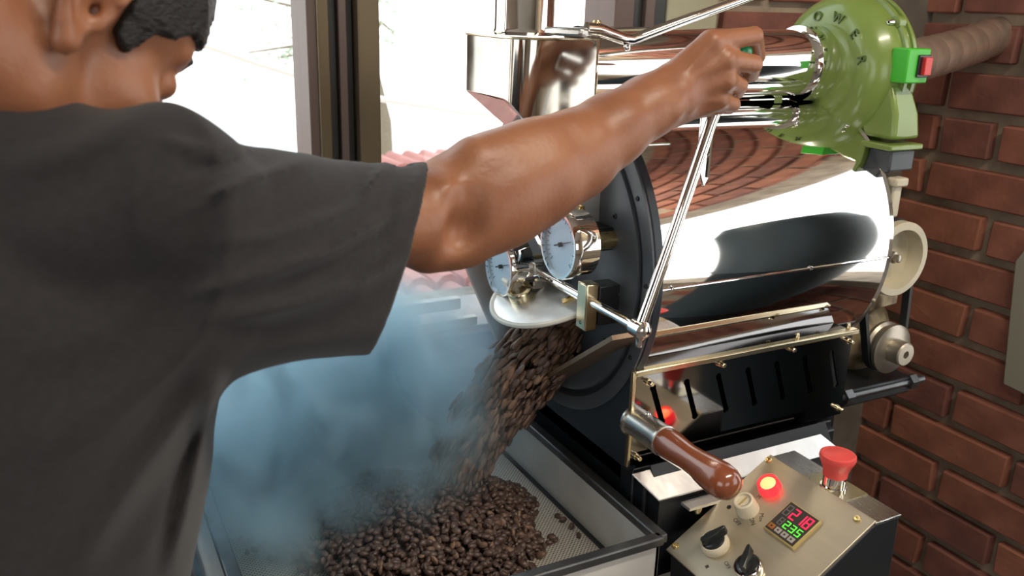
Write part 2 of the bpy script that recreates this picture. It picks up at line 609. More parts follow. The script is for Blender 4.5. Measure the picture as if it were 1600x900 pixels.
bar = MB().lathe((1.45, .22, 0), (0, 0, 1), [(0, .165), (.02, .17), (.47, .17), (.48, .176), (.49, .17), (.97, .17), (.98, .176), (.99, .17), (1.36, .17), (1.43, .14)], 48)  # unseen drum added to give the roaster shell its dark reflection
tag(obj('reflection_drum', bar, mat('drum_blue', (.03, .05, .06), .5), base=(1.45, .22, 0)), 'dark blue-grey drum added out of view for its reflection in the roaster', 'drum')

# unseen ceiling fitting added to carry the fill light
cl = empty('fill_light_fitting', (.9, -.3, 2.74), 'long ceiling fitting added out of view for the fill light', 'lamp')
obj('housing', MB().box((.28, -.39, 2.75), (1.52, -.21, 2.8)), MT['alu_white'], cl, bevel=.004)

# ------------------------------------------------------------------ outdoors
struct('outdoor_ground', MB().box((-12, YW + .3, -2.2), (16, 30, -2.1)), MT['ground'], flat=True)
rf = empty('tiled_roof', (2, 4, -.6), 'sunlit red tiled roof of the house beyond the window', 'roof')
e0, e1 = Vector((0, 2.55, .50)), Vector((0, 5.6, .60))
obj('roof_deck', MB().prism([(2.5, .42), (5.6, .50), (5.6, .40), (2.5, .30)], 'X', -2.5, 5.5), MT['roof_tile'], rf, flat=True)
n_roll = 0
tm = None
for k in range(64):
    x = -2.4 + k * .12
    if tm is None:
        mb = MB()
        for q in range(6):
            y0 = 2.5 + q * .52
            mb.tube([(0, y0, .43 + q * .0135), (0, y0 + .56, .425 + q * .0135)], [.055, .045], 10)
        t0 = obj('roof_tile', mb, MT['roof_tile'], rf)
        t0.location = (x, 0, 0)
        tm = t0
    else:
        c = tm.copy()
        COL.objects.link(c)
        c.location = (x, 0, 0)
obj('eave_board', MB().box((-2.5, 2.42, .30), (5.5, 2.5, .45)), MT['wall_plain'], rf)

tr = empty('tree', (3.4, 9.5, -2.1), 'pale washed-out tree far outside the window', 'tree')
mb = MB()
mb.tube([(3.4, 9.5, -2.1), (3.35, 9.5, .2), (3.1, 9.5, 1.4)], [.12, .09, .05], 8)
leaves = MB()
r = random.Random(7)
for k in range(9):
    a = Vector((3.2, 9.5, .6 + .12 * k))
    b = a + Vector((r.uniform(-1.8, 1.2), r.uniform(-.5, .5), r.uniform(.1, .8)))
    mb.tube([a, (a + b) / 2 + Vector((0, 0, .15)), b], [.03, .02, .01], 6)
    for j in range(45):
        t = r.uniform(.3, 1.05)
        p = a.lerp(b, t) + Vector((r.gauss(0, .14), r.gauss(0, .14), r.gauss(0, .1)))
        s_ = r.uniform(.03, .07)
        u = Vector((r.gauss(0, 1), r.gauss(0, 1), r.gauss(0, 1))).normalized()
        vv = u.orthogonal().normalized()
        leaves.add([p - u * s_, p + vv * s_ * .4, p + u * s_, p - vv * s_ * .4], [(0, 1, 2, 3)])
obj('trunk', mb, MT['bark'], tr)
obj('foliage', leaves, MT['leaf'], tr, flat=True, kind='stuff')
wire = MB().tube([(-1.5, 6, 1.72), (.687, 6, 1.29), (1.254, 6, 1.09), (1.54, 6, 1.0), (2.119, 6, .84), (2.7, 6, .74), (5, 6, .5)], .022, 6)
tag(obj('power_cable', wire, MT['alu_white'], base=(1, 6, 1.5)), 'thin sagging cable across the bright sky outside the window', 'cable')
# ================================================================== THE ROASTER
def arc(cy, cz, r, a0, a1, n):
    return [(cy + r * cos(radians(a0 + (a1 - a0) * i / n)), cz + r * sin(radians(a0 + (a1 - a0) * i / n))) for i in range(n + 1)]


YC, ZC, RD, X0, X1 = 1.022, 1.18, .200, .622, 1.036
ro = empty('coffee_roaster', (.80, 1.02, 0), 'mirror-polished steel drum coffee roaster with dark front plate beside the tray', 'coffee roaster')

drum = MB().lathe((X0, YC, ZC), (1, 0, 0), [(0, RD), (.13, RD), (.28, RD), (X1 - X0 - .004, RD), (X1 - X0, RD + .003), (X1 - X0 + .004, RD), (X1 - X0 + .004, RD - .006), (X1 - X0 - .02, RD - .012)], 160, cap=False)
dr = obj('drum_shell', drum, MT['mirror_drum'], ro)
seam = MB()
P = [(X0 + .01 + t * .40, YC - cos(radians(1.6)) * (RD + .0012), ZC - sin(radians(1.6)) * RD) for t in (0, .33, .66, 1)]
seam.tube(P, .0016, 8)
obj('seam', seam, MT['chrome'], dr)
bolt(dr, (.885, YC - RD, ZC - .005), (0, -1, 0), .003, .003)
bolt(dr, (.655, YC - RD, ZC - .005), (0, -1, 0), .003, .003)
bolt(dr, (1.01, YC - .115, ZC + .168), (0, -.5, .8), .003, .003)
bolt(dr, (.93, YC - .10, ZC + .175), (0, -.5, .8), .003, .003)
obj('rear_plate', MB().lathe((1.020, YC, ZC), (1, 0, 0), [(0, .188), (.006, .188)], 64), MT['black_metal'], ro)

# front plate: flange disc running down into a square apron
Rf = .227
a_end = 180 + 28.0
pts = arc(YC, ZC, Rf, a_end, -28, 72)[:]      # from near side over the top to the far side
pts = [(y, min(z, 1.377)) for y, z in pts]
poly = pts + [(1.222, 1.06), (1.222, .935), (.822, .935), (.822, 1.06)]


def low(mb_, z=1.377):
    mb_.v = [(a, b, min(c, z)) for a, b, c in mb_.v]
    return mb_


fp = obj('front_plate', MB().prism(poly, 'X', .610, .622), MT['navy_metal'], ro, bevel=.0015)
obj('front_disc', low(MB().lathe((.612, YC, ZC), (-1, 0, 0), [(0, .199), (.006, .197), (.009, .190), (.009, .120), (.009, .001)], 96), 1.366), MT['slate_metal'], fp)
obj('rim_ring', low(MB().lathe((.613, YC, ZC), (-1, 0, 0), [(0, .2255), (.006, .2255), (.007, .223), (.007, .207), (.003, .203), (0, .202)], 96, cap=False), 1.376), MT['slate_metal'], fp)
for a in (150, 178, 205, 128):
    bolt(fp, (.606, YC + .214 * cos(radians(a)), ZC + .214 * sin(radians(a))), (-1, 0, 0), .0032, .002, 'bolt', 'black_metal')
for a in (212, 152, 186):
    bolt(fp, (.604, YC + .165 * cos(radians(a)), ZC + .165 * sin(radians(a))), (-1, 0, 0), .0038, .003, 'bolt', 'black_metal')
obj('front_lug', MB().prism([(.585, 1.214), (.604, 1.214), (.604, 1.243), (.560, 1.243), (.560, 1.226)], 'Y', .878, .932), MT['black_metal'], fp, bevel=.002)

# discharge opening, chute
obj('discharge_mouth', MB().prism([(.955, 1.02), (1.09, 1.02), (1.10, 1.135), (.945, 1.135)], 'X', .596, .606), MT['black_metal'], fp, bevel=.001)
ch = MB()
ch.prism([(.800, 1.136), (.975, 1.008), (1.022, .955), (1.018, .951), (.971, 1.004), (.797, 1.131)], 'X', .556, .611)
ch.prism([(1.244, 1.136), (1.069, 1.008), (1.022, .955), (1.026, .951), (1.073, 1.004), (1.247, 1.131)], 'X', .556, .611)
obj('chute', ch, mat('brown_lit_steel', (.40, .28, .19), .35, metal=.8), ro)  # brown light on the chute edge put into the steel colour
obj('chute_lip', MB().tube([(.600, 1.0, .975), (.575, 1.012, .957), (.560, 1.024, .948), (.548, 1.034, .945)], [.005, .006, .005, .002], 8), MT['chrome'], ro)

# lower fire box with the slotted side plate
slots = []
tops = [(.636, 1.048), (.689, 1.046), (.741, 1.045), (.791, 1.045), (.842, 1.045), (.893, 1.045), (.943, 1.045)]
for (sx_, sz) in tops:
    bx_, bz = sx_ + .019, sz - .051
    d = Vector((bx_ - sx_, bz - sz)).normalized()
    nrm = Vector((-d.y, d.x))
    loop = []
    base_a = math.atan2(-d.y, -d.x)
    for i in range(9):                       # round eye at the top
        an = base_a + radians(-125 + 250 * i / 8)
        loop.append((sx_ + cos(an) * .0048, sz + sin(an) * .0048))
    for i in range(9):
        an = base_a + pi + radians(-125 + 250 * i / 8)
        loop.append((bx_ + cos(an) * .0048, bz + sin(an) * .0048))
    slots.append(loop)
fb = obj('fire_box', MB().box((.622, .832, .937), (.978, 1.212, 1.07)), MT['black_metal'], ro)
M_side = Matrix(((1, 0, 0, 0), (0, 0, 1, .819), (0, 1, 0, 0), (0, 0, 0, 1)))
side = curve_mesh([[(.606, .944), (.981, .944), (.981, 1.076), (.606, 1.076)]] + slots, .003, M_side)
sp_ = obj('side_plate', side, MT['dark_mirror'], ro, angle=20)
obj('box_top', MB().box((.612, .822, 1.0715), (.980, .852, 1.0735)), MT['dark_mirror'], sp_)
obj('top_flange', MB().box((.604, .811, 1.0745), (.984, .8215, 1.0775)).box((.604, .8095, 1.0705), (.984, .8115, 1.0775)), MT['gold_edge'], sp_, bevel=.001)
for p in ((.627, 1.058), (.740, 1.064), (.861, 1.066), (.972, 1.060), (.617, .957), (.972, .955)):
    o = obj('bolt', MB().lathe((p[0], .8175, p[1]), (0, -1, 0), [(0, .0045), (.003, .0045), (.003, .0032), (.010, .0032), (.011, .0024)], 12), MT['gold_edge'], sp_)
bolt(sp_, (.975, .822, 1.078), (0, 0, 1), .003, .006, 'bolt', 'gold_edge')
bolt(sp_, (.878, .822, 1.078), (0, 0, 1), .003, .006, 'bolt', 'gold_edge')
# thin polished end strip where the plate meets the apron
obj('corner_strip', MB().box((.6035, .8155, .944), (.6085, .822, 1.075)), MT['gold_edge'], sp_, bevel=.001)

# chaff drawer with its bent zinc lip
dw = obj('drawer', MB().box((.622, .800, .800), (.955, 1.20, .934)), MT['black_metal'], ro, bevel=.003)
zl = MB()
zt = [(.600, .799, .945), (.908, .799, .945)]
zb = [(.622, .768, .918), (.936, .768, .918)]
vs = [zt[0], zt[1], zb[1], zb[0]]
vs2 = [(a, b + .001, c - .0025) for a, b, c in vs]
zl.add(vs + vs2, [(0, 3, 2, 1), (4, 5, 6, 7), (0, 1, 5, 4), (1, 2, 6, 5), (2, 3, 7, 6), (3, 0, 4, 7)])
obj('drawer_lip', zl, MT['foil'], dw, bevel=.001)
obj('drawer_front', MB().prism([(.775, .915), (.799, .950), (.799, .80), (.775, .80)], 'X', .628, .93), MT['black_metal'], dw)
# frame legs and cross bars
for (x, y) in ((.632, .835), (.632, 1.205), (.955, .835), (.955, 1.205)):
    obj('leg', MB().box((x - .014, y - .014, 0), (x + .014, y + .014, .935)), MT['black_metal'], ro, bevel=.002)
obj('cross_bar', MB().box((.622, .85, .905), (.636, 1.19, .930)), MT['rim_metal'], ro, bevel=.001)
obj('cross_bar', MB().box((.624, .85, .30), (.640, 1.19, .33)), MT['black_metal'], ro, bevel=.001)
obj('gas_hose', MB().tube([(.66, 1.13, .0), (.66, 1.12, .4), (.67, 1.10, .7), (.70, 1.08, .80)], .012, 10), MT['red_plastic'], ro)
obj('ash_box', MB().box((.66, .92, .45), (.90, 1.17, .78)), MT['foil'], ro, bevel=.004)

# trier handle (polished socket and turned wooden grip)
hx = .616
trh = obj('handle_socket', MB().lathe((hx, .826, 1.004), (.03, -1, -.01), [(0, .021), (.003, .021), (.003, .0185), (.055, .0185), (.058, .0195), (.062, .0195), (.064, .017)], 32), MT['steel'], ro)
prof = [(.060, .0165), (.064, .0185), (.075, .0188), (.090, .0172), (.108, .0160), (.126, .0172), (.145, .0195), (.160, .0205), (.172, .0195), (.180, .0160), (.184, .0105), (.1855, .004)]
obj('wooden_grip', MB().lathe((hx, .826, 1.004), (.03, -1, -.01), prof, 40), MT['wood'], trh, angle=60, label='varnished reddish wooden grip')
bolt(trh, (hx + .002, .80, 1.022), (0, 0, 1), .004, .003)

# lever, pivot shaft, bearing block
shaft = obj('lever_shaft', MB().cyl((.566, .752, 1.156), (.566, 1.0, 1.1575), .0065, n=16), MT['chrome'], ro)
obj('collar', MB().lathe((.566, .770, 1.156), (0, -1, 0), [(0, .0105), (.018, .0105), (.020, .008), (.022, .005)], 20), MT['chrome'], shaft)
bolt(shaft, (.568, .762, 1.146), (0, 0, -1), .005, .012)
lv = obj('lever', MB().tube([(.566, .760, 1.156), (.6015, .760, 1.262), (.640, .760, 1.3830), (.667, .760, 1.452)], .0066, 16), MT['chrome'], ro)
obj('lever_knob', MB().ball((.6705, .759, 1.4585), .0125, 20, 14), MT['green_knob'], lv, label='green plastic lever knob')
bk = obj('latch_plate', MB().prism([(.648, 1.400), (.668, 1.400), (.6665, 1.318), (.660, 1.306), (.650, 1.330), (.648, 1.36)], 'Y', .786, .789), MT['chrome'], lv, bevel=.001)
obj('latch_rib', MB().tube([(.6635, .7855, 1.398), (.6635, .7855, 1.318)], .0022, 8), MT['chrome'], lv)
bolt(lv, (.657, .786, 1.372), (0, -1, 0), .003, .002)
bolt(lv, (.657, .786, 1.342), (0, -1, 0), .003, .002)
bb = obj('bearing_block', MB().box((.556, .858, 1.120), (.574, .880, 1.180)), MT['gold_edge'], ro, bevel=.002)
obj('block_foot', MB().box((.574, .856, 1.126), (.606, .884, 1.176)), MT['black_metal'], bb, bevel=.001)
bolt(bb, (.557, .869, 1.129), (-1, 0, 0), .0032, .001, 'bolt', 'black_metal')
obj('bearing_block', MB().box((.556, .99, 1.135), (.612, 1.008, 1.172)), MT['steel'], ro, bevel=.002)

# discharge door, swung open on the shaft
H = Vector((.592, .975, 1.140))
od = Vector((-.93, 0, -.37)).normalized()
ud = Vector((0, 1, 0))
nd = od.cross(ud).normalized()
if nd.z < 0: nd = -nd
Md = basis(od, ud, nd, H)


def door_pts(r, n=26, s=1.0):
    return [(r * s * sin(pi * i / n) + (.012 if 0 < i < n else 0), -r * cos(pi * i / n)) for i in range(n + 1)]


pp = door_pts(.088)
mbd = MB().prism(pp, 'Z', 0, .004)
dd = obj('discharge_door', MB().add([Md @ Vector(v) for v in mbd.v], mbd.f), MT['foil'], ro, bevel=.001)
mbd = MB()
rim = [(p[0], p[1], .003) for p in door_pts(.088, 26)]
mbd.tube([Md @ Vector(q) for q in rim], .0035, 8)
obj('door_rim', mbd, MT['alu_white'], dd)
mbd = MB().lathe(Md @ Vector((.052, .020, .004)), nd, [(0, .0175), (.010, .0175), (.012, .0165), (.012, .0105), (.002, .0105)], 32, cap=False)
obj('door_ring', mbd, MT['gold_edge'], dd)
mbd = MB().tube([Md @ Vector(q) for q in ((.002, -.010, .016), (.020, .012, .022), (.046, .038, .020))], [.006, .006, .007], 10)
obj('door_arm', mbd, MT['chrome'], dd)
mbd = MB().box((.040, .030, .004), (.062, .050, .030), Md)
obj('door_weight', mbd, MT['alu_white'], dd, bevel=.003)
mbd = MB().tube([Md @ Vector(q) for q in ((.010, -.050, .006), (.026, -.046, .006))], .004, 8)
obj('hinge_pin', mbd, MT['brass'], dd)
mbd = MB().tube([Md @ Vector(q) for q in ((.004, -.078, .004), (.014, -.082, .004))], .004, 8)
obj('hinge_pin', mbd, MT['brass'], dd)
obj('support_stay', MB().tube([(.600, 1.03, 1.215), (.560, 1.0, 1.215), (.558, .96, 1.190), (.600, .95, 1.17)], .004, 8), MT['chrome'], ro)


# gauges
def gauge(y, z, r, x=.525, lab=None):
    g = obj('gauge', MB().lathe((x + .040, y, z), (-1, 0, 0), [(0, r * .55), (.004, r * .93), (.028, r * .93), (.030, r * 1.0), (.038, r * 1.0), (.040, r * .97), (.040, r * .90), (.026, r * .90)], 56, cap=True), MT['chrome'], ro, label=lab)
    obj('dial', MB().lathe((x + .008, y, z), (-1, 0, 0), [(0, r * .9), (.0015, r * .9)], 48), MT['dial'], g, label='white gauge dial')
    tk = MB()
    for k in range(28):
        an = radians(-135 + 270 * k / 27)
        L = .16 if k % 3 == 0 else .09
        a0 = Vector((x + .0055, y + sin(an) * r * .80, z + cos(an) * r * .80))
        a1 = Vector((x + .0055, y + sin(an) * r * (.80 - L), z + cos(an) * r * (.80 - L)))
        tk.tube([a0, a1], .0004, 4)
    obj('tick_marks', tk, MT['ink'], g, kind='stuff')
    nd_ = MB().tube([(x + .004, y + r * .32, z - r * .10), (x + .004, y - r * .58, z + r * .22)], [.0011, .0004], 6).cyl((x + .007, y, z), (x + .002, y, z), .0028, n=12)
    obj('needle', nd_, MT['ink'], g)
    obj('glass', MB().lathe((x + .003, y, z), (-1, 0, 0), [(0, r * .89), (.001, r * .89)], 40), MT['gauge_glass'], g, flat=True)
    obj('gauge_stem', MB().cyl((x + .04, y, z), (.606, y, z), r * .28, n=16), MT['brass'], g)


gauge(.880, 1.228, .0425, lab='nearer round chrome gauge with a single needle')
gauge(1.036, 1.158, .0420, lab='farther round chrome gauge left of the first')

# exhaust box over the front, funnel neck, pipes
hz0, hz1 = 1.388, 1.462
hx0, hx1, hy0, hy1 = .497, .609, .945, 1.085
cr = .034
fr_ = [(hx0 + cr - cr * sin(radians(a)), hy0 + cr - cr * cos(radians(a))) for a in (0, 15, 30, 45, 60, 75, 90)]   # rounded near corner


def box_z(x):       # the underside slopes up towards the left
    return 1.300 + max(0, (.560 - x)) * 1.42


ring = [(hx1, hy1), (hx1, hy0), (.585, hy0), (.560, hy0)] + fr_ + [(hx0, hy1)]
nb2 = len(ring)
vs = [(a, b, hz1) for a, b in ring] + [(a, b, box_z(a)) for a, b in ring]
hb = obj('exhaust_box', MB().add(vs, [tuple(range(nb2)), tuple(range(2 * nb2 - 1, nb2 - 1, -1))] + [(i, (i + 1) % nb2, nb2 + (i + 1) % nb2, nb2 + i) for i in range(nb2)]), MT['smudged'], ro, bevel=.0012)
obj('box_edge', MB().tube([(hx1, hy0, box_z(.60)), (hx1, hy0, hz1), (.560, hy0, hz1)] + [(a, b, hz1) for a, b in fr_] + [(hx0, hy1, hz1)], .0016, 6), MT['gold_edge'], hb)
fun = MB()
fun.add([(.60, .96, 1.302), (.60, 1.07, 1.302), (.535, 1.07, 1.325), (.535, .96, 1.325), (.598, .985, 1.275), (.598, 1.06, 1.275), (.565, 1.06, 1.275), (.565, .985, 1.275)],
        [(0, 1, 5, 4), (1, 2, 6, 5), (2, 3, 7, 6), (3, 0, 4, 7), (0, 3, 2, 1), (4, 5, 6, 7)])
obj('funnel', fun, MT['chrome'], hb, angle=25)
obj('feed_neck', MB().box((.552, .925, 1.235), (.612, 1.10, 1.30)), MT['steel'], ro, bevel=.003)
obj('neck_flange', MB().box((.560, .912, 1.222), (.611, .922, 1.34)), MT['foil'], ro, bevel=.001)
bolt(ro, (.575, .913, 1.262), (0, -1, 0), .005, .006, 'bolt', 'brass')
pv = obj('vertical_pipe', MB().lathe((.541, 1.012, hz1 + .002), (0, 0, 1), [(0, .0375), (.004, .039), (.008, .0375), (1.33, .0375)], 48), MT['chrome'], ro)
YP, ZP, RP = .992, 1.428, .0485
php = obj('suction_pipe', MB().lathe((.608, YP, ZP), (1, 0, 0), [(0, RP), (.38, RP), (.414, RP)], 64), MT['mirror_drum'], ro)
obj('support_saddle', MB().box((.93, YP - .02, 1.375), (.945, YP + .03, 1.385)), MT['chrome'], ro)
# hopper gate rod
gr_ = obj('gate_rod', MB().tube([(.83, .915, 1.523), (.802, .915, 1.514), (.70, .915, 1.483), (.652, .915, 1.468), (.637, .915, 1.4635), (.624, .915, 1.4645), (.589, .915, 1.4745), (.572, .915, 1.4755)],
                                [.0062, .0062, .0062, .0062, .0066, .0070, .0078, .0074], 16), MT['chrome'], ro)
obj('rod_tongue', MB().prism([(.574, .910), (.574, .920), (.552, .956), (.540, .960), (.545, .940), (.560, .908)], 'Z', 1.466, 1.476), MT['steel'], gr_, bevel=.003)
bolt(gr_, (.588, .918, 1.480), (0, 0, 1), .005, .005, 'bolt', 'brass')
bolt(gr_, (.628, .911, 1.457), (0, -.3, -1), .004, .006)

# rear wheel, belt, gear motor
wh = empty('drive_motor', (1.12, .93, 0), 'stained gear motor with belt and cream flywheel behind the drum', 'motor')
cw = (1.112, .862, 1.152)
RW = .0575
obj('flywheel', MB().lathe((cw[0], .905, cw[2]), (0, -1, 0), [(0, RW * .97), (.004, RW * 1.0), (.012, RW * .94), (.026, RW * .94), (.030, RW * 1.0), (.043, RW * 1.0), (.045, RW * .97), (.045, RW * .80), (.020, RW * .77), (.018, RW * .25), (.018, 0)], 72), MT['cream'], wh, label='cream enamelled wheel with recessed face')
obj('wheel_hub', MB().lathe((cw[0], .888, cw[2]), (0, -1, 0), [(0, .009), (.016, .009), (.017, .006), (.024, .006), (.025, .004)], 16), MT['pulley'], wh)
pc = (1.140, .86, 1.000)
obj('pulley', MB().lathe((pc[0], .895, pc[2]), (0, -1, 0), [(0, .039), (.006, .040), (.010, .036), (.014, .036), (.018, .040), (.024, .040), (.026, .036), (.027, .019), (.048, .019), (.050, .017), (.050, .006), (.040, .006), (.040, 0)], 48), MT['pulley'], wh)
belt = MB()
bp = []
c1, c2, r1, r2 = Vector((cw[0], cw[2])), Vector((pc[0], pc[2])), RW * .97, .039
d12 = (c2 - c1)
base_a = math.atan2(d12.y, d12.x)
off = math.acos((r1 - r2) / d12.length)
for i in range(17):
    a = base_a + off + (2 * pi - 2 * off) * i / 16
    bp.append(c1 + Vector((cos(a), sin(a))) * r1)
for i in range(13):
    a = base_a - off + 2 * off * i / 12
    bp.append(c2 + Vector((cos(a), sin(a))) * r2)
nb_ = len(bp)
vs, fs = [], []
for i in range(nb_):
    prv, nxt = bp[i - 1], bp[(i + 1) % nb_]
    t = (nxt - prv).normalized()
    nn = Vector((t.y, -t.x))
    for (s1, yy) in ((-.003, .880), (-.003, .893), (.003, .893), (.003, .880)):
        q = bp[i] + nn * s1
        vs.append((q.x, yy, q.y))
for i in range(nb_):
    j = (i + 1) % nb_
    for k in range(4):
        fs.append((i * 4 + k, i * 4 + (k + 1) % 4, j * 4 + (k + 1) % 4, j * 4 + k))
obj('belt', belt.add(vs, fs), MT['rubber'], wh)
# casting: lumpy gear case
gc = (1.150, .98, .992)
case = MB().lathe((gc[0], .990, gc[2]), (0, -1, 0), [(-.02, .050), (0, .062), (.022, .066), (.036, .070), (.046, .068), (.054, .058), (.064, .050), (.072, .036), (.080, .028), (.086, .018)], 40)
cs = obj('gear_case', case, MT['cast'], wh)
for a, rr in ((80, .069), (28, .066), (150, .066), (215, .066), (-30, .066)):
    p = Vector((gc[0] + rr * cos(radians(a)), .972, gc[2] + rr * sin(radians(a))))
    obj('case_lug', MB().lathe(p + Vector((0, .01, 0)), (0, -1, 0), [(0, .011), (.026, .011), (.028, .008), (.028, .005), (.033, .005), (.034, .003)], 14), MT['cast'], cs)
obj('motor_body', MB().lathe((gc[0], 1.0, gc[2]), (0, 1, 0), [(0, .05), (.01, .058), (.13, .058), (.15, .045)], 32), MT['cast'], wh)
obj('mount_bracket', MB().box((1.045, .868, .918), (1.195, 1.10, .946)), MT['black_metal'], wh, bevel=.003)
obj('mount_bracket', MB().box((.985, .90, .900), (1.06, .96, .950)), MT['black_metal'], wh, bevel=.002)
obj('tension_rod', MB().cyl((1.035, .872, .935), (1.225, .872, .935), .0065, n=12).cyl((1.19, .872, .935), (1.205, .872, .935), .013, n=6).cyl((1.045, .872, .935), (1.06, .872, .935), .013, n=6), MT['rim_metal'], wh)
obj('upper_bracket', MB().prism([(1.125, 1.050), (1.19, 1.055), (1.19, 1.085), (1.15, 1.09), (1.10, 1.10), (1.09, 1.065)], 'Y', .915, .945), MT['cast'], wh, bevel=.002)
obj('motor_post', MB().box((1.06, .96, 0), (1.14, 1.04, .918)), MT['black_metal'], wh, bevel=.003)
obj('green_bracket', MB().box((1.048, .842, 1.225), (1.066, .86, 1.275)).box((1.044, .836, 1.270), (1.070, .868, 1.283)).box((1.04, .86, 1.17), (1.06, .9, 1.28)), MT['cream'], wh, bevel=.003)

# ------------------------------------------------------------------ blower
bw = empty('blower', (1.06, .98, 1.20), 'round green cast blower with raised letters at the end of the chrome pipe', 'blower')
YB, ZB = .975, 1.420
X_B = 1.012
scr = MB()
prof = [(.0, .040), (.0, .056), (.003, .061), (.0015, .066), (.0015, .074), (.004, .084), (.010, .094), (.020, .102), (.032, .107), (.044, .1085), (.046, .1085), (.047, .114), (.053, .114), (.054, .109), (.062, .110), (.063, .1135), (.069, .1135), (.070, .112), (.084, .104), (.090, .085), (.091, .04)]
scr.lathe((X_B, YB, ZB), (1, 0, 0), prof, 96)
hs = obj('housing', scr, MT['green'], bw, angle=50)
obj('sleeve', MB().lathe((X_B - .034, YP - .002, ZP), (1, 0, 0), [(0, .0490), (.001, .0545), (.030, .0555), (.034, .0545), (.036, .0500)], 64), MT['mirror_drum'], bw)
# outlet neck down to the foot
nk = MB()
secs = [(.868, .940, 1.410, .020), (.850, .925, 1.370, .024), (.846, .905, 1.345, .026), (.846, .895, 1.335, .028)]
rings = []
for (ya, yb, z, hw) in secs:
    rings.append([(X_B + .050 - hw, ya, z), (X_B + .050 + hw, ya, z), (X_B + .050 + hw, yb, z), (X_B + .050 - hw, yb, z)])
vs = [q for rg in rings for q in rg]
fs = []
for i in range(3):
    for k in range(4):
        fs.append((i * 4 + k, i * 4 + (k + 1) % 4, (i + 1) * 4 + (k + 1) % 4, (i + 1) * 4 + k))
fs += [(0, 1, 2, 3), (15, 14, 13, 12)]
nk.add(vs, fs)
obj('outlet_neck', nk, MT['green'], bw, bevel=.006, seg=3)
obj('foot_flange', MB().box((X_B + .010, .836, 1.322), (X_B + .075, .925, 1.330)), MT['green'], bw, bevel=.002)
obj('foot_block', MB().box((X_B + .020, .842, 1.292), (X_B + .068, .920, 1.322)), MT['slate_metal'], bw, bevel=.003)
obj('foot_strut', MB().box((1.046, .866, 1.284), (1.066, 1.04, 1.294)).box((1.046, 1.0, .945), (1.066, 1.04, 1.294)), MT['slate_metal'], bw, bevel=.003)
# raised letters
lt = None
for i, c in enumerate('BLOWER'):
    a2 = radians(80 + 28.5 * (i - 2) - 0)          # 90 = top, larger = towards the right of the picture
    a2 = radians(78 + 29.0 * (i - 2))
    rr = .0765
    rad = Vector((0, -cos(pi - a2), sin(a2)))
    rad = Vector((0, cos(a2), sin(a2)))
    tan_ = Vector((0, -sin(a2), cos(a2)))
    Mx = basis(tan_, rad, Vector((-1, 0, 0)), (X_B + .0012, YB + rr * rad.y, ZB + rr * rad.z))
    obj('lettering', text_mesh(c, .020, .0016, Mx), MT['green_dark'], hs, flat=True, label='raised letter %s' % c)
for a in (20, 75, 140, 205, 300):
    p = Vector((X_B + .044, YB + .110 * cos(radians(a)), ZB + .110 * sin(radians(a))))
    q = obj('clamp_lug', MB().cyl(p, p + Vector((.014, 0, 0)), .009, n=14), MT['green'], bw, bevel=.001)
    bolt(bw, p, (-1, 0, 0), .004, .012)
sw = obj('switch_box', MB().box((1.040, .846, 1.412), (1.084, .874, 1.458)), MT['green_bright'], bw, bevel=.002, label='bright green plastic switch box')
obj('rocker', MB().prism([(1.066, .838), (1.080, .838), (1.080, .847), (1.066, .847)], 'Z', 1.423, 1.447), MT['red_plastic'], sw, bevel=.001, label='red rocker switch')
obj('rocker_frame', MB().box((1.059, .8435, 1.420), (1.082, .8455, 1.450)), MT['black_plastic'], sw, bevel=.001)
obj('cable', MB().tube([(1.075, .865, 1.412), (1.10, .885, 1.38), (1.095, .89, 1.34), (1.07, .895, 1.30)], .0025, 8), MT['rubber'], bw)

# corrugated duct from the blower to the hole in the wall
path, rad_ = [], []
N = 62
for i in range(N + 1):
    t = i / N
    x = 1.106 + t * (XW + .02 - 1.106)
    path.append((x, .985 + .19 * t + .010 * sin(pi * t), 1.420 + .050 * t - .012 * sin(pi * t)))
    rad_.append((.0372 if i % 6 else .0332) - (.0012 if i % 2 else 0))
du = obj('exhaust_duct', MB().tube(path, rad_, 24), MT['duct'], None, base=(1.45, 1.1, 1.43), angle=15)
tag(du, 'corrugated foil duct running from the blower into the brick wall', 'duct')

# ------------------------------------------------------------------ cooling tray
TX0, TX1, TY0, TY1, TZ, TF = .125, .598, .730, 1.232, .900, .816
ct = empty('cooling_tray', (.36, .98, 0), 'square steel cooling tray catching the coffee beans', 'tray')
obj('perforated_floor', MB().box((TX0 + .004, TY0 + .004, TF - .004), (TX1 - .004, TY1 - .004, TF)), MT['perforated'], ct, flat=True, label='perforated steel floor of the tray')
for nm, lo, hi in (('side_panel', (TX1 - .006, TY0, .70), (TX1, TY1, TZ - .004)), ('side_panel', (TX0, TY0, .70), (TX0 + .006, TY1, TZ - .004)),
                   ('side_panel', (TX0, TY0, .70), (TX1, TY0 + .006, TZ - .004)), ('side_panel', (TX0, TY1 - .006, .70), (TX1, TY1, TZ - .004))):
    obj(nm, MB().box(lo, hi), MT['tray_steel'], ct, bevel=.001)
rimw = .006
for lo, hi in (((TX1 - .008, TY0 - .004, TZ - .012), (TX1 + .008, TY1 + .004, TZ)), ((TX0 - .008, TY0 - .004, TZ - .012), (TX0 + .008, TY1 + .004, TZ)),
               ((TX0, TY0 - .008, TZ - .012), (TX1, TY0 + .006, TZ)), ((TX0, TY1 - .006, TZ - .012), (TX1, TY1 + .008, TZ))):
    obj('rim', MB().box(lo, hi), MT['rim_metal'], ct, bevel=.002)
obj('floor_trim', MB().box((TX1 - .012, TY0 + .01, TF), (TX1 - .006, TY1 - .01, TF + .003)), MT['black_metal'], ct)
obj('tray_base', MB().box((TX0 + .01, TY0 + .01, .60), (TX1 - .01, TY1 - .01, .70)), MT['tray_steel'], ct, bevel=.004)
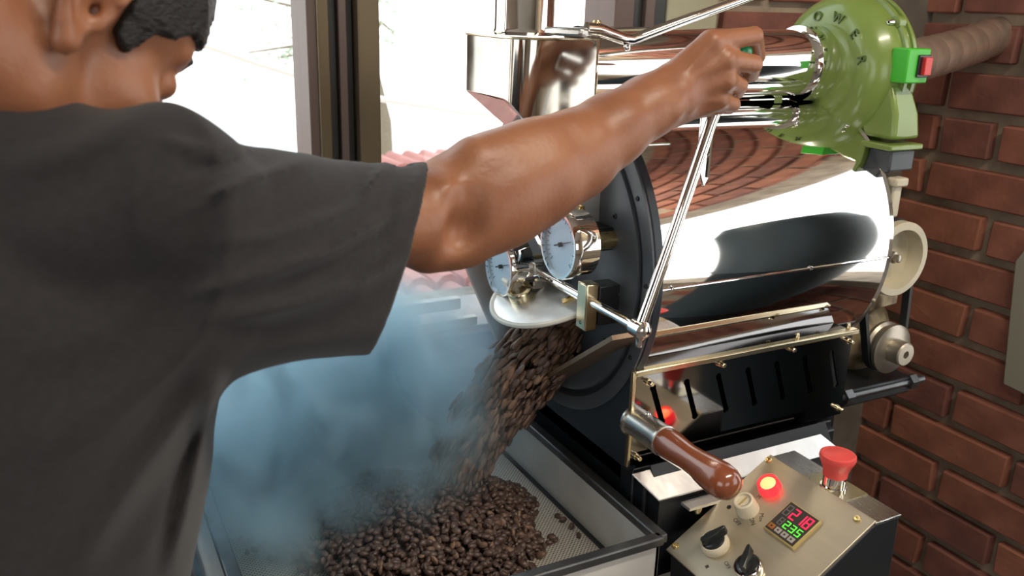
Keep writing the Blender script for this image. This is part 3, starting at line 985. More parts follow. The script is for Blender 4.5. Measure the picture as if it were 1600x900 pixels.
for (x, y) in ((TX0 + .04, TY0 + .04), (TX1 - .04, TY0 + .04), (TX0 + .04, TY1 - .04), (TX1 - .04, TY1 - .04)):
    obj('leg', MB().box((x - .018, y - .018, 0), (x + .018, y + .018, .60)), MT['black_metal'], ct, bevel=.002)

# low dark bench left of the tray with a folded white sheet
bn = empty('side_table', (-.10, 1.15, 0), 'dark wooden side table at the left end of the tray', 'table')
obj('table_top', MB().box((-.55, .985, .70), (.112, 1.27, .74)), MT['dark_wood'], bn, bevel=.004)
for x, y in ((-.5, 1.02), (.08, 1.02), (-.5, 1.23), (.08, 1.23)):
    obj('leg', MB().box((x - .025, y - .025, 0), (x + .025, y + .025, .70)), MT['dark_wood'], bn, bevel=.003)

# ------------------------------------------------------------------ control box
K = 1.148                     # the panel measures 0.165 x 0.184 m
A = Vector((.781, .7485, .9535))
th = radians(31.8)
pu, pv_, pn = Vector((0, -1, 0)), Vector((-cos(th), 0, -sin(th))), Vector((-sin(th), 0, cos(th)))
cb = empty('control_box', (.73, .66, 0), 'black control box with a sloping steel panel of knobs beside the wooden handle', 'control box')
Bp = A + pv_ * .160 * K
body = MB().prism([(A.x, A.z - .003), (.821, A.z - .003), (.828, .66), (.645, .66), (Bp.x + .004, Bp.z - .006)], 'Y', .5805, .7465)
obj('box_body', body, MT['black_metal'], cb, bevel=.002)
obj('top_strip', MB().box((A.x - .001, .579, A.z - .003), (.822, .7485, A.z)), MT['steel'], cb, bevel=.001)
obj('legend_plate', MB().box((A.x + .001, .627, A.z), (.821, .691, A.z + .0012)), MT['gold_edge'], cb)
MP = basis(pu, pv_ * -1, pn, A)      # local x = right, y = up the slope, z = out of the panel


def PL(u, v, h=0.0):
    return A + (pu * u + pv_ * v + pn * h) * K


def plate(u0, v0, u1, v1, h0, h1):
    m_ = MB().box((u0 * K, -v1 * K, h0 * K), (u1 * K, -v0 * K, h1 * K))
    return MB().add([MP @ Vector(q) for q in m_.v], m_.f)


def plathe(u, v, prof, n=32):
    return MB().lathe(PL(u, v), pn, [(a * K, b * K) for a, b in prof], n)


obj('panel_plate', plate(-.001, -.001, .147, .160, -.001, .002), MT['panel'], cb, bevel=.0008)
for (u, v) in ((.004, .006), (.132, .009), (.005, .150), (.134, .150)):
    obj('screw', plathe(u, v, [(.001, .0040), (.0035, .0040), (.005, .0030), (.005, .0018), (.003, .0018), (.003, 0)], 16), MT['brass'], cb)
lp = obj('indicator_lamp', plathe(.033, .033, [(.002, .0125), (.006, .0125), (.008, .0115), (.012, .0115), (.0125, .0100), (.0105, .0095)], 36), MT['lamp_red'], cb, label='lit red indicator lamp')
obj('lamp_lens', plathe(.033, .033, [(.009, .0095), (.012, .0075), (.0135, .004), (.0138, 0)], 32), MT['lamp_core'], lp, label='glowing orange lamp lens')
kn = obj('dial_knob', plathe(.034, .068, [(.002, .0125), (.004, .0125), (.018, .0110), (.019, .0100), (.019, .0085), (.0165, .0080), (.0165, 0)], 36), MT['white_plastic'], cb, label='ivory round dial knob')
obj('knob_mark', plate(.0325, .062, .0342, .074, .0160, .0175), MT['amber_plastic'], kn)
mb = MB()
mb.tube([PL(.034 + .0082 * cos(a), .068 - .0082 * sin(a), .0185) for a in [radians(-60 + 12 * i) for i in range(10)]], .0006, 6)
obj('knob_groove', mb, MT['ink'], kn)


def selector(u, v, ang, ring='white_plastic', lab=None):
    k = obj('selector_switch', plathe(u, v, [(.002, .0150), (.004, .0155), (.010, .0150), (.012, .0135), (.012, .0125), (.009, .0120)], 36), MT[ring], cb, label=lab)
    obj('switch_core', plathe(u, v, [(.004, .0122), (.013, .0120), (.014, .0105)], 30), MT['black_plastic'], k)
    ca, sa = cos(ang), sin(ang)
    pts = [(-.010, -.0045), (.004, -.0055), (.016, -.003), (.0185, 0), (.016, .003), (.004, .0055), (-.010, .0045), (-.012, 0)]
    m_ = MB().prism(pts, 'Z', .012, .022)
    vs_ = []
    for q in m_.v:
        sh = 1 if q[2] < .015 else .62
        x_, y_ = q[0], q[1] * sh
        vs_.append(PL(u + x_ * ca - y_ * sa, v - (x_ * sa + y_ * ca), q[2]))
    obj('pointer', MB().add(vs_, m_.f), MT['black_plastic'], k, bevel=.001)


selector(.040, .121, radians(75), lab='black pointer selector switch in an ivory ring')
selector(.090, .119, radians(120), 'chrome', lab='black pointer selector switch in a chrome ring')
# temperature display
ds = obj('temperature_display', plate(.066, .033, .108, .075, .001, .006), MT['amber_plastic'], cb, bevel=.001, label='digital temperature display in an amber bezel')
obj('screen', plate(.0675, .0345, .1065, .0735, .006, .0066), MT['ink'], ds, flat=True)
SEG = {'0': 'abcdef', '1': 'bc', '2': 'abged', '3': 'abgcd', '4': 'fgbc', '5': 'afgcd', '6': 'afgedc', '7': 'abc', '8': 'abcdefg', '9': 'abcdfg'}


def digit(ch, u, v, wd, ht, m, mo, parent):
    t = wd * .17
    segs = {'a': (0, 0, wd, t), 'd': (0, ht - t, wd, ht), 'g': (0, ht / 2 - t / 2, wd, ht / 2 + t / 2), 'f': (0, t * .3, t, ht / 2), 'b': (wd - t, t * .3, wd, ht / 2), 'e': (0, ht / 2, t, ht - t * .3), 'c': (wd - t, ht / 2, wd, ht - t * .3)}
    mb_ = MB()
    for s_ in (SEG[ch]):
        a = segs[s_]
        q = plate(u + a[0], v + a[1], u + a[2], v + a[3], .0066, .0070)
        mb_.add(q.v, q.f)
    obj('digit', mb_, MT[m], parent, flat=True)


for i, c in enumerate('8218'):
    digit(c, .0695 + i * .0091, .0375, .0070, .0135, 'seg_off' if i == 0 else 'seg_red', None, ds)
for i, c in enumerate('8235'):
    digit(c, .0735 + i * .0082, .0540, .0056, .0090, 'seg_off' if i == 0 else 'seg_green', None, ds)
for i in range(4):
    obj('key', plate(.0690 + i * .0092, .0655, .0690 + i * .0092 + .0074, .0715, .0066, .0074), MT['key_orange' if i == 0 else 'key_grey'], ds, bevel=.0004)
    obj('key_symbol', plate(.0690 + i * .0092 + .0026, .0675, .0690 + i * .0092 + .0048, .0695, .0074, .0076), MT['ink'], ds, flat=True)
# small printed marks round the knobs
for txt, u, v, a, sz in (('●', .0144, .0787, 0, .007), ('ON', .0486, .0757, .5, .0065), ('OFF', .036, .0865, .2, .0065), ('Max', .0528, .0663, .9, .0065),
                     ('M', .0313, .0490, 0, .006), ('Min', .0135, .060, -.6, .006), ('■', .0516, .1450, .3, .005), ('OFF', .0674, .1300, .3, .006)):
    Mt = Matrix.Translation(PL(u, v, .0021)) @ basis(pu, pv_ * -1, pn, (0, 0, 0)) @ Matrix.Rotation(-a, 4, 'Z')
    obj('printed_mark', text_mesh(txt, sz * K, .0001, Mt), MT['ink'], cb, flat=True)
# emergency stop
E0 = Vector((.7950, .6567, .9547))
es = obj('emergency_stop', MB().lathe(E0, (0, 0, 1), [(0, .0155), (.003, .0155), (.003, .0135), (.021, .0135)], 32), MT['chrome'], cb, label='red mushroom emergency stop on a chrome collar')
obj('stop_head', MB().lathe(E0, (0, 0, 1), [(.016, .0143), (.023, .0149), (.031, .0178), (.0367, .0207), (.040, .0216), (.044, .0209), (.0453, .0184), (.0445, .0166), (.0453, .0149), (.046, 0)], 48), MT['coral'], es, angle=50)
# bracket that carries the box on the machine, and its post
obj('carrier_arm', MB().box((.70, .745, .70), (.76, .80, .72)), MT['steel'], cb, bevel=.002)
obj('carrier_plate', MB().box((.655, .7485, .905), (.76, .766, .909)), MT['foil'], cb)
bolt(cb, (.675, .757, .905), (0, 0, -1), .006, .012, 'bolt', 'gold_edge')
obj('post', MB().box((.70, .63, 0), (.77, .70, .665)), MT['black_metal'], cb, bevel=.004)
hs_ = MB().tube([(.845, .63, .66), (.865, .59, .78), (.90, .56, .80), (.95, .575, .76), (.95, .60, .4), (.94, .63, 0.012)], .012, 12)
tag(obj('hose', hs_, MT['cream'], base=(.9, .57, 0)), 'pale hose curling out behind the control box', 'hose')
# ================================================================== THE PERSON (signed-distance modelling, surface nets)
def ray(u, v):
    return Fv + Rv * ((u - 800) / 1385.36) - Uv * ((v - 450) / 1385.36)


def PX(u, v, **k):
    """Point of the world seen at photo pixel (u, v): Y=, Z=, X= plane or H= horizontal distance."""
    d = ray(u, v)
    (a, c), = k.items()
    if a == 'H': t = c / sqrt(d.x ** 2 + d.y ** 2)
    else: t = (c - (0, 0, 1.5)['XYZ'.index(a)]) / d['XYZ'.index(a)]
    return Vector((0, 0, 1.5)) + d * t


class Field:
    def __init__(s, lo, hi, h):
        s.lo, s.h = np.array(lo, np.float32), h
        s.n = tuple(int(math.ceil((b - a) / h)) + 1 for a, b in zip(lo, hi))
        s.F = np.full(s.n, .05, np.float32)

    def sub(s, lo, hi):
        i0 = [max(0, int((a - l) / s.h)) for a, l in zip(lo, s.lo)]
        i1 = [min(n, int((b - l) / s.h) + 2) for b, l, n in zip(hi, s.lo, s.n)]
        if any(b <= a for a, b in zip(i0, i1)):
            return None, None
        ax = [(s.lo[k] + s.h * np.arange(i0[k], i1[k])).astype(np.float32) for k in range(3)]
        return tuple(slice(a, b) for a, b in zip(i0, i1)), (ax[0][:, None, None], ax[1][None, :, None], ax[2][None, None, :])

    def apply(s, fn, lo, hi, k, op='add'):
        m = max(k, .004) + .012
        sl, P_ = s.sub([a - m for a in lo], [b + m for b in hi])
        if sl is None:
            return
        d = np.broadcast_to(fn(*P_), s.F[sl].shape).astype(np.float32)
        f = s.F[sl]
        if op == 'add':
            h_ = np.maximum(k - np.abs(f - d), 0) / max(k, 1e-6)
            s.F[sl] = np.minimum(f, d) - h_ * h_ * k * .25
        elif op == 'cut':
            d = -d
            h_ = np.maximum(k - np.abs(f - d), 0) / max(k, 1e-6)
            s.F[sl] = np.maximum(f, d) + h_ * h_ * k * .25
        else:
            s.F[sl] = f + d

    def cone(s, a, b, r1, r2, k=.012, op='add'):
        a, b = np.array(a, np.float32), np.array(b, np.float32)
        ab = b - a
        L2 = float(ab @ ab) + 1e-9
        R_ = max(r1, r2)

        def fn(x, y, z):
            t = np.clip(((x - a[0]) * ab[0] + (y - a[1]) * ab[1] + (z - a[2]) * ab[2]) / L2, 0, 1)
            return np.sqrt((x - a[0] - t * ab[0]) ** 2 + (y - a[1] - t * ab[1]) ** 2 + (z - a[2] - t * ab[2]) ** 2) - (r1 + (r2 - r1) * t)
        s.apply(fn, np.minimum(a, b) - R_, np.maximum(a, b) + R_, k, op)

    def ell(s, c, r, k=.012, op='add', R=None):
        c = np.array(c, np.float32)
        m = max(r)
        Rm = np.array(R, np.float32) if R is not None else np.eye(3, dtype=np.float32)   # columns = local axes

        def fn(x, y, z):
            dx, dy, dz = x - c[0], y - c[1], z - c[2]
            q = [(dx * Rm[0, i] + dy * Rm[1, i] + dz * Rm[2, i]) / r[i] for i in range(3)]
            k0 = np.sqrt(q[0] ** 2 + q[1] ** 2 + q[2] ** 2)
            k1 = np.sqrt((q[0] / r[0]) ** 2 + (q[1] / r[1]) ** 2 + (q[2] / r[2]) ** 2) + 1e-6
            return k0 * (k0 - 1) / k1
        s.apply(fn, c - m, c + m, k, op)

    def loft(s, p0, d, u, ts, A_, B_, CU, CS, k=.02, op='add', t0=None, t1=None, lohi=None):
        """Stack of ellipses along d: half-sizes A_ (along u) and B_ (along s), centre offsets CU, CS."""
        p0, d, u = Vector(p0), Vector(d).normalized(), Vector(u)
        u = (u - d * u.dot(d)).normalized()
        sv = d.cross(u)
        lo, hi = lohi

        def fn(x, y, z):
            X_, Y_, Z_ = x - p0.x, y - p0.y, z - p0.z
            t = X_ * d.x + Y_ * d.y + Z_ * d.z
            a = np.interp(t, ts, A_).astype(np.float32)
            b = np.interp(t, ts, B_).astype(np.float32)
            cu = np.interp(t, ts, CU).astype(np.float32)
            cs = np.interp(t, ts, CS).astype(np.float32)
            U_ = X_ * u.x + Y_ * u.y + Z_ * u.z - cu
            S_ = X_ * sv.x + Y_ * sv.y + Z_ * sv.z - cs
            k0 = np.sqrt((U_ / a) ** 2 + (S_ / b) ** 2)
            k1 = np.sqrt((U_ / a ** 2) ** 2 + (S_ / b ** 2) ** 2) + 1e-6
            f = k0 * (k0 - 1) / k1
            f = np.maximum(f, np.maximum(ts[0] - t, t - ts[-1]))
            return f
        s.apply(fn, lo, hi, k, op)

    def mesh(s, smooth=0):
        F = s.F
        ins = F < 0
        c = ins[:-1, :-1, :-1].astype(np.int8)
        tot = np.zeros(c.shape, np.int8)
        for i in (0, 1):
            for j in (0, 1):
                for k in (0, 1):
                    tot += ins[i:i + c.shape[0], j:j + c.shape[1], k:k + c.shape[2]]
        act = (tot > 0) & (tot < 8)
        idx = np.argwhere(act)
        acc = np.zeros((len(idx), 3))
        cnt = np.zeros(len(idx))
        corners = [(i, j, k) for i in (0, 1) for j in (0, 1) for k in (0, 1)]
        vals = {q: F[idx[:, 0] + q[0], idx[:, 1] + q[1], idx[:, 2] + q[2]].astype(np.float64) for q in corners}
        for a in corners:
            for ax in range(3):
                if a[ax]: continue
                b = list(a); b[ax] = 1; b = tuple(b)
                va, vb = vals[a], vals[b]
                m = (va < 0) != (vb < 0)
                t = np.where(m, va / np.where(m, va - vb, 1), 0)
                p = np.array(a, float)[None, :].repeat(len(idx), 0)
                p[:, ax] += t
                acc += p * m[:, None]
                cnt += m
        V = (idx + acc / cnt[:, None]) * s.h + s.lo
        vid = np.full(c.shape, -1, np.int32)
        vid[idx[:, 0], idx[:, 1], idx[:, 2]] = np.arange(len(idx))
        quads = []
        for ax in range(3):
            sl0 = [slice(None)] * 3; sl1 = [slice(None)] * 3
            sl0[ax] = slice(0, -1); sl1[ax] = slice(1, None)
            e = ins[tuple(sl0)] != ins[tuple(sl1)]
            P_ = np.argwhere(e)
            o1, o2 = [q for q in range(3) if q != ax]
            ok = (P_[:, o1] > 0) & (P_[:, o2] > 0) & (P_[:, o1] < F.shape[o1] - 1) & (P_[:, o2] < F.shape[o2] - 1)
            P_ = P_[ok]
            flip = ins[P_[:, 0], P_[:, 1], P_[:, 2]]
            q = []
            for (da, db) in ((0, 0), (1, 0), (1, 1), (0, 1)):
                Q = P_.copy(); Q[:, o1] -= da; Q[:, o2] -= db
                q.append(vid[Q[:, 0], Q[:, 1], Q[:, 2]])
            q = np.stack(q, 1)
            if ax == 1: flip = ~flip
            q[~flip] = q[~flip][:, ::-1]
            quads.append(q[(q >= 0).all(1)])
        Qd = np.concatenate(quads)
        # relax
        for _ in range(smooth):
            e = np.concatenate([Qd[:, [0, 1]], Qd[:, [1, 2]], Qd[:, [2, 3]], Qd[:, [3, 0]]])
            S_ = np.zeros_like(V); N_ = np.zeros(len(V))
            for a, b in ((0, 1), (1, 0)):
                for ax in range(3):
                    S_[:, ax] += np.bincount(e[:, a], V[e[:, b], ax], len(V))
                N_ += np.bincount(e[:, a], minlength=len(V))
            V = V * .5 + .5 * S_ / N_[:, None]
        return V, Qd


def field_obj(name, fld, material, parent, smooth=1, **k):
    V, Q = fld.mesh(smooth)
    off = WORLDPOS[parent.name]
    me = bpy.data.meshes.new(name)
    me.vertices.add(len(V))
    me.vertices.foreach_set('co', (V - np.array(off)).astype(np.float32).ravel())
    me.loops.add(Q.size)
    me.loops.foreach_set('vertex_index', Q.ravel().astype(np.int32))
    me.polygons.add(len(Q))
    me.polygons.foreach_set('loop_start', np.arange(0, Q.size, 4, dtype=np.int32))
    me.update(calc_edges=True)
    me.validate()
    me.polygons.foreach_set('use_smooth', [True] * len(me.polygons))
    o = bpy.data.objects.new(name, me)
    COL.objects.link(o)
    o.parent = parent
    WORLDPOS[o.name] = off
    me.materials.append(material)
    tag(o, **k)
    return o


def wave(x, y, z, s):
    """cheap smooth pseudo-noise in [-1, 1]"""
    return (np.sin(x * 61 * s + 1.3 * np.sin(y * 43 * s + 2)) + np.sin(y * 53 * s + 1.7 * np.sin(z * 47 * s)) + np.sin(z * 59 * s + 1.5 * np.sin(x * 51 * s + 1))) / 3


pe = empty('person', (-.05, .72, 0), 'man in a dark grey T-shirt leaning over the tray, right hand on the lever', 'person')

# ---- head frame
haz, hpit, hroll = radians(62), radians(-42), radians(0)
hf = Vector((sin(haz) * cos(hpit), cos(haz) * cos(hpit), sin(hpit)))
hr = Vector((cos(haz), -sin(haz), 0))                  # his right
hu = hr.cross(hf)
if hu.z < 0: hu = -hu
hl = -hr
EAR = PX(137, 20, H=.600)
HO = EAR - hr * .070
HR = np.array([[hf[i], hl[i], hu[i]] for i in range(3)])


def HP(x, y, z):
    return HO + hf * x + hl * y + hu * z


B = Field((-.24, .44, .84), (.735, 1.02, 1.665), .0025)
# torso under the shirt (for continuity)
NB = Vector((-.045, .70, 1.360))                      # base of the neck
SR = PX(225, 345, H=.60)                               # right shoulder joint
SL = Vector((-.085, .885, 1.345))
B.ell((-.07, .72, 1.22), (.095, .15, .20), .03)
B.ell((-.075, .72, .98), (.090, .13, .20), .04)
B.cone(NB + Vector((0, -.02, -.03)), SR, .045, .030, .03)
B.cone(NB, SL, .05, .045, .03)
# right arm
cl_ = [(235, 350, .605, 40), (420, 350, .655, 50), (560, 352, .712, 58), (640, 343, .752, 65), (700, 332, .780, 79), (740, 316, .798, 82), (780, 298, .815, 84), (830, 272, .838, 78), (893, 244, .870, 65),
       (955, 203, .900, 52), (1010, 168, .930, 43), (1048, 150, .950, 42)]
pts3 = [(PX(u, v, H=H_), r_ * H_ * 1.035 / 1385.36) for u, v, H_, r_ in cl_]
for (a, ra), (b, rb) in zip(pts3[:-1], pts3[1:]):
    B.cone(a, b, ra, rb, .014)


def S2(u, v, H_, r_, k=.010, e=(1, 1, 1), op='add'):
    B.ell(PX(u, v, H=H_), tuple(r_ * q for q in e), k, op)


# muscles, elbow bones, tendons, veins
B.cone(PX(745, 250, H=.785), PX(880, 205, H=.845), .021, .014, .016)      # brachioradialis
B.cone(PX(690, 300, H=.752), PX(672, 345, H=.738), .010, .010, .014)      # epicondyle
B.cone(PX(668, 395, H=.752), PX(730, 385, H=.775), .018, .017, .012)      # olecranon
B.cone(PX(700, 300, H=.742), PX(715, 345, H=.748), .006, .004, .012)
B.cone(PX(770, 355, H=.790), PX(930, 262, H=.868), .016, .010, .014)      # ulnar edge
S2(742, 330, .735, .013, .022, (1, 1, 1.5), 'cut')
S2(722, 365, .738, .012, .020, (1, 1, 1), 'cut')
B.cone(PX(800, 262, H=.790), PX(930, 205, H=.860), .0028, .002, .006)
B.cone(PX(770, 300, H=.782), PX(860, 290, H=.810), .0025, .002, .006)
B.cone(PX(1035, 120, H=.938), PX(1010, 140, H=.925), .008, .006, .010)
B.ell(PX(1053, 168, Y=.728), (.008, .007, .008), .010)                      # wrist knob of the ulna

# right hand: (u, v, Y)
def Q(u, v, y): return PX(u, v, Y=y)
wr_ = Q(1048, 148, .757)
mcp = [Q(1110, 66, .742), Q(1130, 93, .736), Q(1132, 125, .738), Q(1122, 155, .746)]
rm = [.0125, .0128, .0122, .0112]
for i, (m_, r_) in enumerate(zip(mcp, rm)):
    off_ = Q(1052, 122 + i * 17, .757 - .004 * (i in (1, 2)))
    B.cone(off_, m_, .0165, r_, .010)
B.ell(Q(1092, 125, .762), (.030, .017, .032), .012)
B.cone(Q(1070, 165, .765), Q(1118, 165, .762), .014, .012, .010)          # heel, little-finger side
pip = [Q(1178, 56, .744), Q(1177, 100, .744), Q(1155, 133, .752), Q(1145, 163, .757)]
dip = [Q(1184, 88, .776), Q(1174, 116, .776), Q(1152, 143, .779), Q(1140, 168, .777)]
tip = [Q(1152, 97, .790), Q(1146, 125, .790), Q(1128, 150, .787), Q(1120, 170, .784)]
rf_ = [(.0116, .0098, .0086, .0076), (.0116, .0100, .0088, .0078), (.0108, .0094, .0084, .0074), (.0098, .0084, .0074, .0066)]
for m_, p_, d_, t_, r_ in zip(mcp, pip, dip, tip, rf_):
    B.cone(m_, p_, r_[0], r_[1], .0045)
    B.cone(p_, d_, r_[1], r_[2], .0015)
    B.cone(d_, t_, r_[2], r_[3], .0015)
for m_ in mcp[:3]:
    B.ell(m_ + Vector((-.001, -.0045, .0015)), (.0085, .0075, .0085), .006)
# thumb leaves the far side of the palm and closes over the fingers
B.cone(Q(1062, 122, .772), Q(1092, 92, .792), .015, .013, .008)
B.cone(Q(1092, 92, .792), Q(1132, 84, .806), .0115, .0100, .003)
B.cone(Q(1132, 84, .806), Q(1166, 90, .805), .0100, .0085, .002)
# tendons on the back of the hand
for i, m_ in enumerate(mcp):
    B.cone(Q(1064, 124 + i * 12, .7385), m_ + Vector((-.004, -.0095, .001)), .0022, .0032, .005)
S2(1112, 84, .935, .006, .008, (1.4, .6, 1), 'cut')
S2(1098, 100, .930, .006, .008, (1.4, .6, .8), 'cut')

# left arm, hanging behind the body, hand on the hip side
la = [(SL, .045), (Vector((-.10, .935, 1.20)), .042), (Vector((-.085, .95, 1.08)), .037), (Vector((-.06, .93, .98)), .032), (Vector((-.045, .915, .90)), .024)]
for (a, ra), (b, rb) in zip(la[:-1], la[1:]):
    B.cone(a, b, ra, rb, .014)
# neck and head
B.cone(HP(-.035, 0, -.045), NB, .052, .046, .03)
B.cone(HP(-.055, 0, -.02), NB + Vector((-.03, 0, -.01)), .045, .044, .03)
B.cone(HP(-.03, -.03, -.05), PX(110, 235, H=.670), .044, .040, .03)
for s_ in (-1, 1):
    B.cone(HP(-.020, s_ * .056, -.035), NB + Vector((.045, 0, -.01)) + hr * (-s_ * .018), .0105, .010, .014)
B.cone(HP(-.050, -.050, -.045), NB + hr * .045 + Vector((.0, 0, .0)), .011, .013, .012)


def he(c, r, k=.015, op='add'):
    B.ell(HP(*c), r, k, op, HR)


def hc(a, b, r1, r2, k=.010, op='add'):
    B.cone(HP(*a), HP(*b), r1, r2, k, op)


he((-.010, 0, .045), (.098, .074, .090))
he((.040, 0, .045), (.056, .062, .058), .02)
he((.042, 0, -.020), (.054, .056, .062), .02)
for s_ in (-1, 1):
    hc((.002, s_ * .052, -.050), (.078, s_ * .020, -.088), .017, .016, .018)
    hc((-.004, s_ * .060, -.010), (.002, s_ * .052, -.055), .013, .016, .018)
    he((.058, s_ * .042, -.018), (.028, .020, .022), .015)
    hc((.092, s_ * .010, .034), (.076, s_ * .042, .034), .0085, .0075, .012)
    hc((.084, s_ * .012, -.046), (.06, s_ * .040, -.050), .016, .016, .02)
hc((.080, -.014, -.094), (.080, .014, -.094), .0165, .0165, .015)
for s_ in (-1, 1):
    he((.104, s_ * .031, .012), (.016, .018, .013), .012, 'cut')
    he((.081, s_ * .031, .011), (.0135, .0150, .0120), .004)
hc((.095, 0, .024), (.117, 0, -.014), .0065, .0095, .008)
he((.116, 0, -.016), (.011, .011, .010), .006)
for s_ in (-1, 1):
    he((.107, s_ * .012, -.019), (.009, .007, .007), .004)
hc((.098, -.016, -.044), (.098, .016, -.044), .006, .006, .006)
hc((.096, -.014, -.055), (.096, .014, -.055), .0065, .0065, .005)
hc((.107, -.014, -.0495), (.107, .014, -.0495), .002, .002, .003, 'cut')
# ears
for s_ in (-1, 1):
    def E_(x, z, o=0.0): return HP(-.006 + x, s_ * (.0745 + o), z)
    B.ell(E_(-.002, .004, .004), (.016, .006, .028), .006, 'add', HR)
    rimp = [(.010, .012), (.012, .026), (.004, .036), (-.010, .037), (-.021, .026), (-.023, .010), (-.018, -.006), (-.010, -.018), (-.002, -.026)]
    for a, b in zip(rimp[:-1], rimp[1:]):
        B.cone(E_(a[0], a[1], .011 - .2 * min(0, a[0] + .01)), E_(b[0], b[1], .011 - .2 * min(0, b[0] + .01)), .0045, .0045, .004)
    B.ell(E_(-.001, -.025, .008), (.009, .0055, .010), .005, 'add', HR)
    B.ell(E_(.001, .0, .016), (.009, .012, .012), .004, 'cut', HR)
    B.ell(E_(-.008, .022, .016), (.008, .007, .009), .004, 'cut', HR)
    B.ell(E_(.006, .001, .006), (.004, .012, .005), .002, 'cut', HR)
    B.cone(E_(.011, .004, .006), E_(.010, -.006, .006), .005, .004, .004)
body_o = field_obj('body', B, MT['skin'], pe, 2)

# eyebrows, hair
hairF = Field((-.20, .50, 1.36), (.16, .86, 1.665), .003)
hairF.ell(HP(-.010, 0, .045), (.105, .081, .097), .015, 'add', HR)
hairF.ell(HP(.038, 0, .050), (.060, .066, .064), .02, 'add', HR)
sl_, G = hairF.sub((-9, -9, -9), (9, 9, 9))
dx, dy, dz = G[0] - HO.x, G[1] - HO.y, G[2] - HO.z
lx = dx * hf.x + dy * hf.y + dz * hf.z
lz = dx * hu.x + dy * hu.y + dz * hu.z
ly = dx * hl.x + dy * hl.y + dz * hl.z
line = np.interp(lx, [-.12, -.06, -.034, -.030, .012, .020, .036, .044, .055, .068, .10], [-.035, -.035, -.020, .040, .042, .006, .000, .022, .028, .044, .050]).astype(np.float32)
hairF.F = np.maximum(hairF.F, (line - lz) * .7)
hairF.F += (.0016 * np.sin(lx * 900 + 6 * np.sin(lz * 90)) * np.sin(ly * 700 + 5 * np.sin(lx * 80)) + .002 * wave(lx, ly, lz, 2.2)).astype(np.float32)
field_obj('hair', hairF, MT['hair'], pe, 1, label='short black hair')
for s_ in (-1, 1):
    obj('eyebrow', MB().tube([HP(.1005, s_ * .014, .036), HP(.0955, s_ * .028, .0405), HP(.082, s_ * .045, .037)], [.0018, .0026, .0012], 8), MT['hair'], pe)

# ---- T-shirt
T = Field((-.27, .40, .86), (.40, 1.04, 1.50), .003)
st = [(250, 178, 560, .585), (330, 224, 566, .600), (400, 232, 556, .628), (480, 244, 548, .660), (540, 248, 545, .685), (600, 251, 545, .712), (640, 253, 546, .730), (700, 256, 548, .755)]
p0 = PX(250, 360, H=.585)
p1 = PX(640, 395, H=.730)
dS = (p1 - p0).normalized()
upS = Vector((0, 0, 1))
upS = (upS - dS * upS.dot(dS)).normalized()
ts, A_, CU = [], [], []
for u, vt, vb, H_ in st:
    a, b = PX(u, vt, H=H_), PX(u, vb, H=H_)
    c = (a + b) / 2
    ts.append((c - p0).dot(dS))
    A_.append((a - b).length / 2)
    CU.append((c - p0).dot(upS))
B_ = [.066, .068, .067, .064, .063, .061, .060, .058]
CS = [0] * len(ts)
T.loft(p0, dS, upS, ts, A_, B_, CU, CS, .03, lohi=((-.05, .42, 1.0), (.40, .95, 1.50)))
# torso: stacked ellipses going up
zs = [.86, .95, 1.05, 1.15, 1.25, 1.33, 1.385]
fr = [.018, .040, .066, .090, .092, .060, .020]          # X of the front edge
ex = [.125, .130, .140, .145, .135, .110, .075]          # half depth front-back
ey = [.185, .188, .190, .192, .190, .175, .14]
cy = [.735, .732, .728, .722, .718, .715, .712]
p0z = Vector((0, 0, .86))
T.loft(p0z, (0, 0, 1), (1, 0, 0), [z - .86 for z in zs], ex, ey, [f_ - e_ for f_, e_ in zip(fr, ex)], cy, .085, lohi=((-.27, .42, .86), (.2, 1.02, 1.44)))
SRt = PX(238, 300, H=.585)
T.cone(SRt, NB + Vector((0, -.02, -.04)), .046, .045, .03)
T.cone(SL + Vector((0, -.02, .01)), NB + Vector((0, 0, -.01)), .058, .062, .03)
T.cone(SRt, PX(130, 318, H=.600), .047, .054, .015)
T.cone(PX(130, 318, H=.600), PX(-80, 190, H=.635), .054, .050, .015)
T.cone(PX(254, 236, H=.590), PX(320, 290, H=.605), .025, .024, .012)
# left sleeve
T.cone(SL, (-.105, .95, 1.17), .062, .070, .03)
# folds: ridges (+) and grooves (-) that run along lines of the cloth
sl_, G = T.sub((-9, -9, -9), (9, 9, 9))
gx, gy, gz = G
cz = gz - 1.5
den = (gx * Fv.x + gy * Fv.y + cz * Fv.z)
uu = 800 + 1385.36 * (gx * Rv.x + gy * Rv.y + cz * Rv.z) / den
vv = 450 - 1385.36 * (gx * Uv.x + gy * Uv.y + cz * Uv.z) / den
dep = np.sqrt(gx ** 2 + gy ** 2)
near = (np.abs(T.F) < .02) & (dep < .80)
ii = np.argwhere(near)
un, vn = uu[near], vv[near]
disp = np.zeros(len(un), np.float32)


def fold(pts, amp, w):
    global disp
    best = np.full(len(un), 1e9, np.float32)
    tb = np.zeros(len(un), np.float32)
    n_ = len(pts) - 1
    for i_, ((a0, b0), (a1, b1)) in enumerate(zip(pts[:-1], pts[1:])):
        L2 = (a1 - a0) ** 2 + (b1 - b0) ** 2
        t = np.clip(((un - a0) * (a1 - a0) + (vn - b0) * (b1 - b0)) / L2, 0, 1)
        d2 = (un - a0 - t * (a1 - a0)) ** 2 + (vn - b0 - t * (b1 - b0)) ** 2
        m_ = d2 < best
        best[m_] = d2[m_]
        tb[m_] = (t[m_] + i_) / n_
    disp -= 1.2 * amp * np.exp(-best / (w * w)) * np.sin(np.clip(tb * .93 + .05, 0, 1) * pi) ** .9


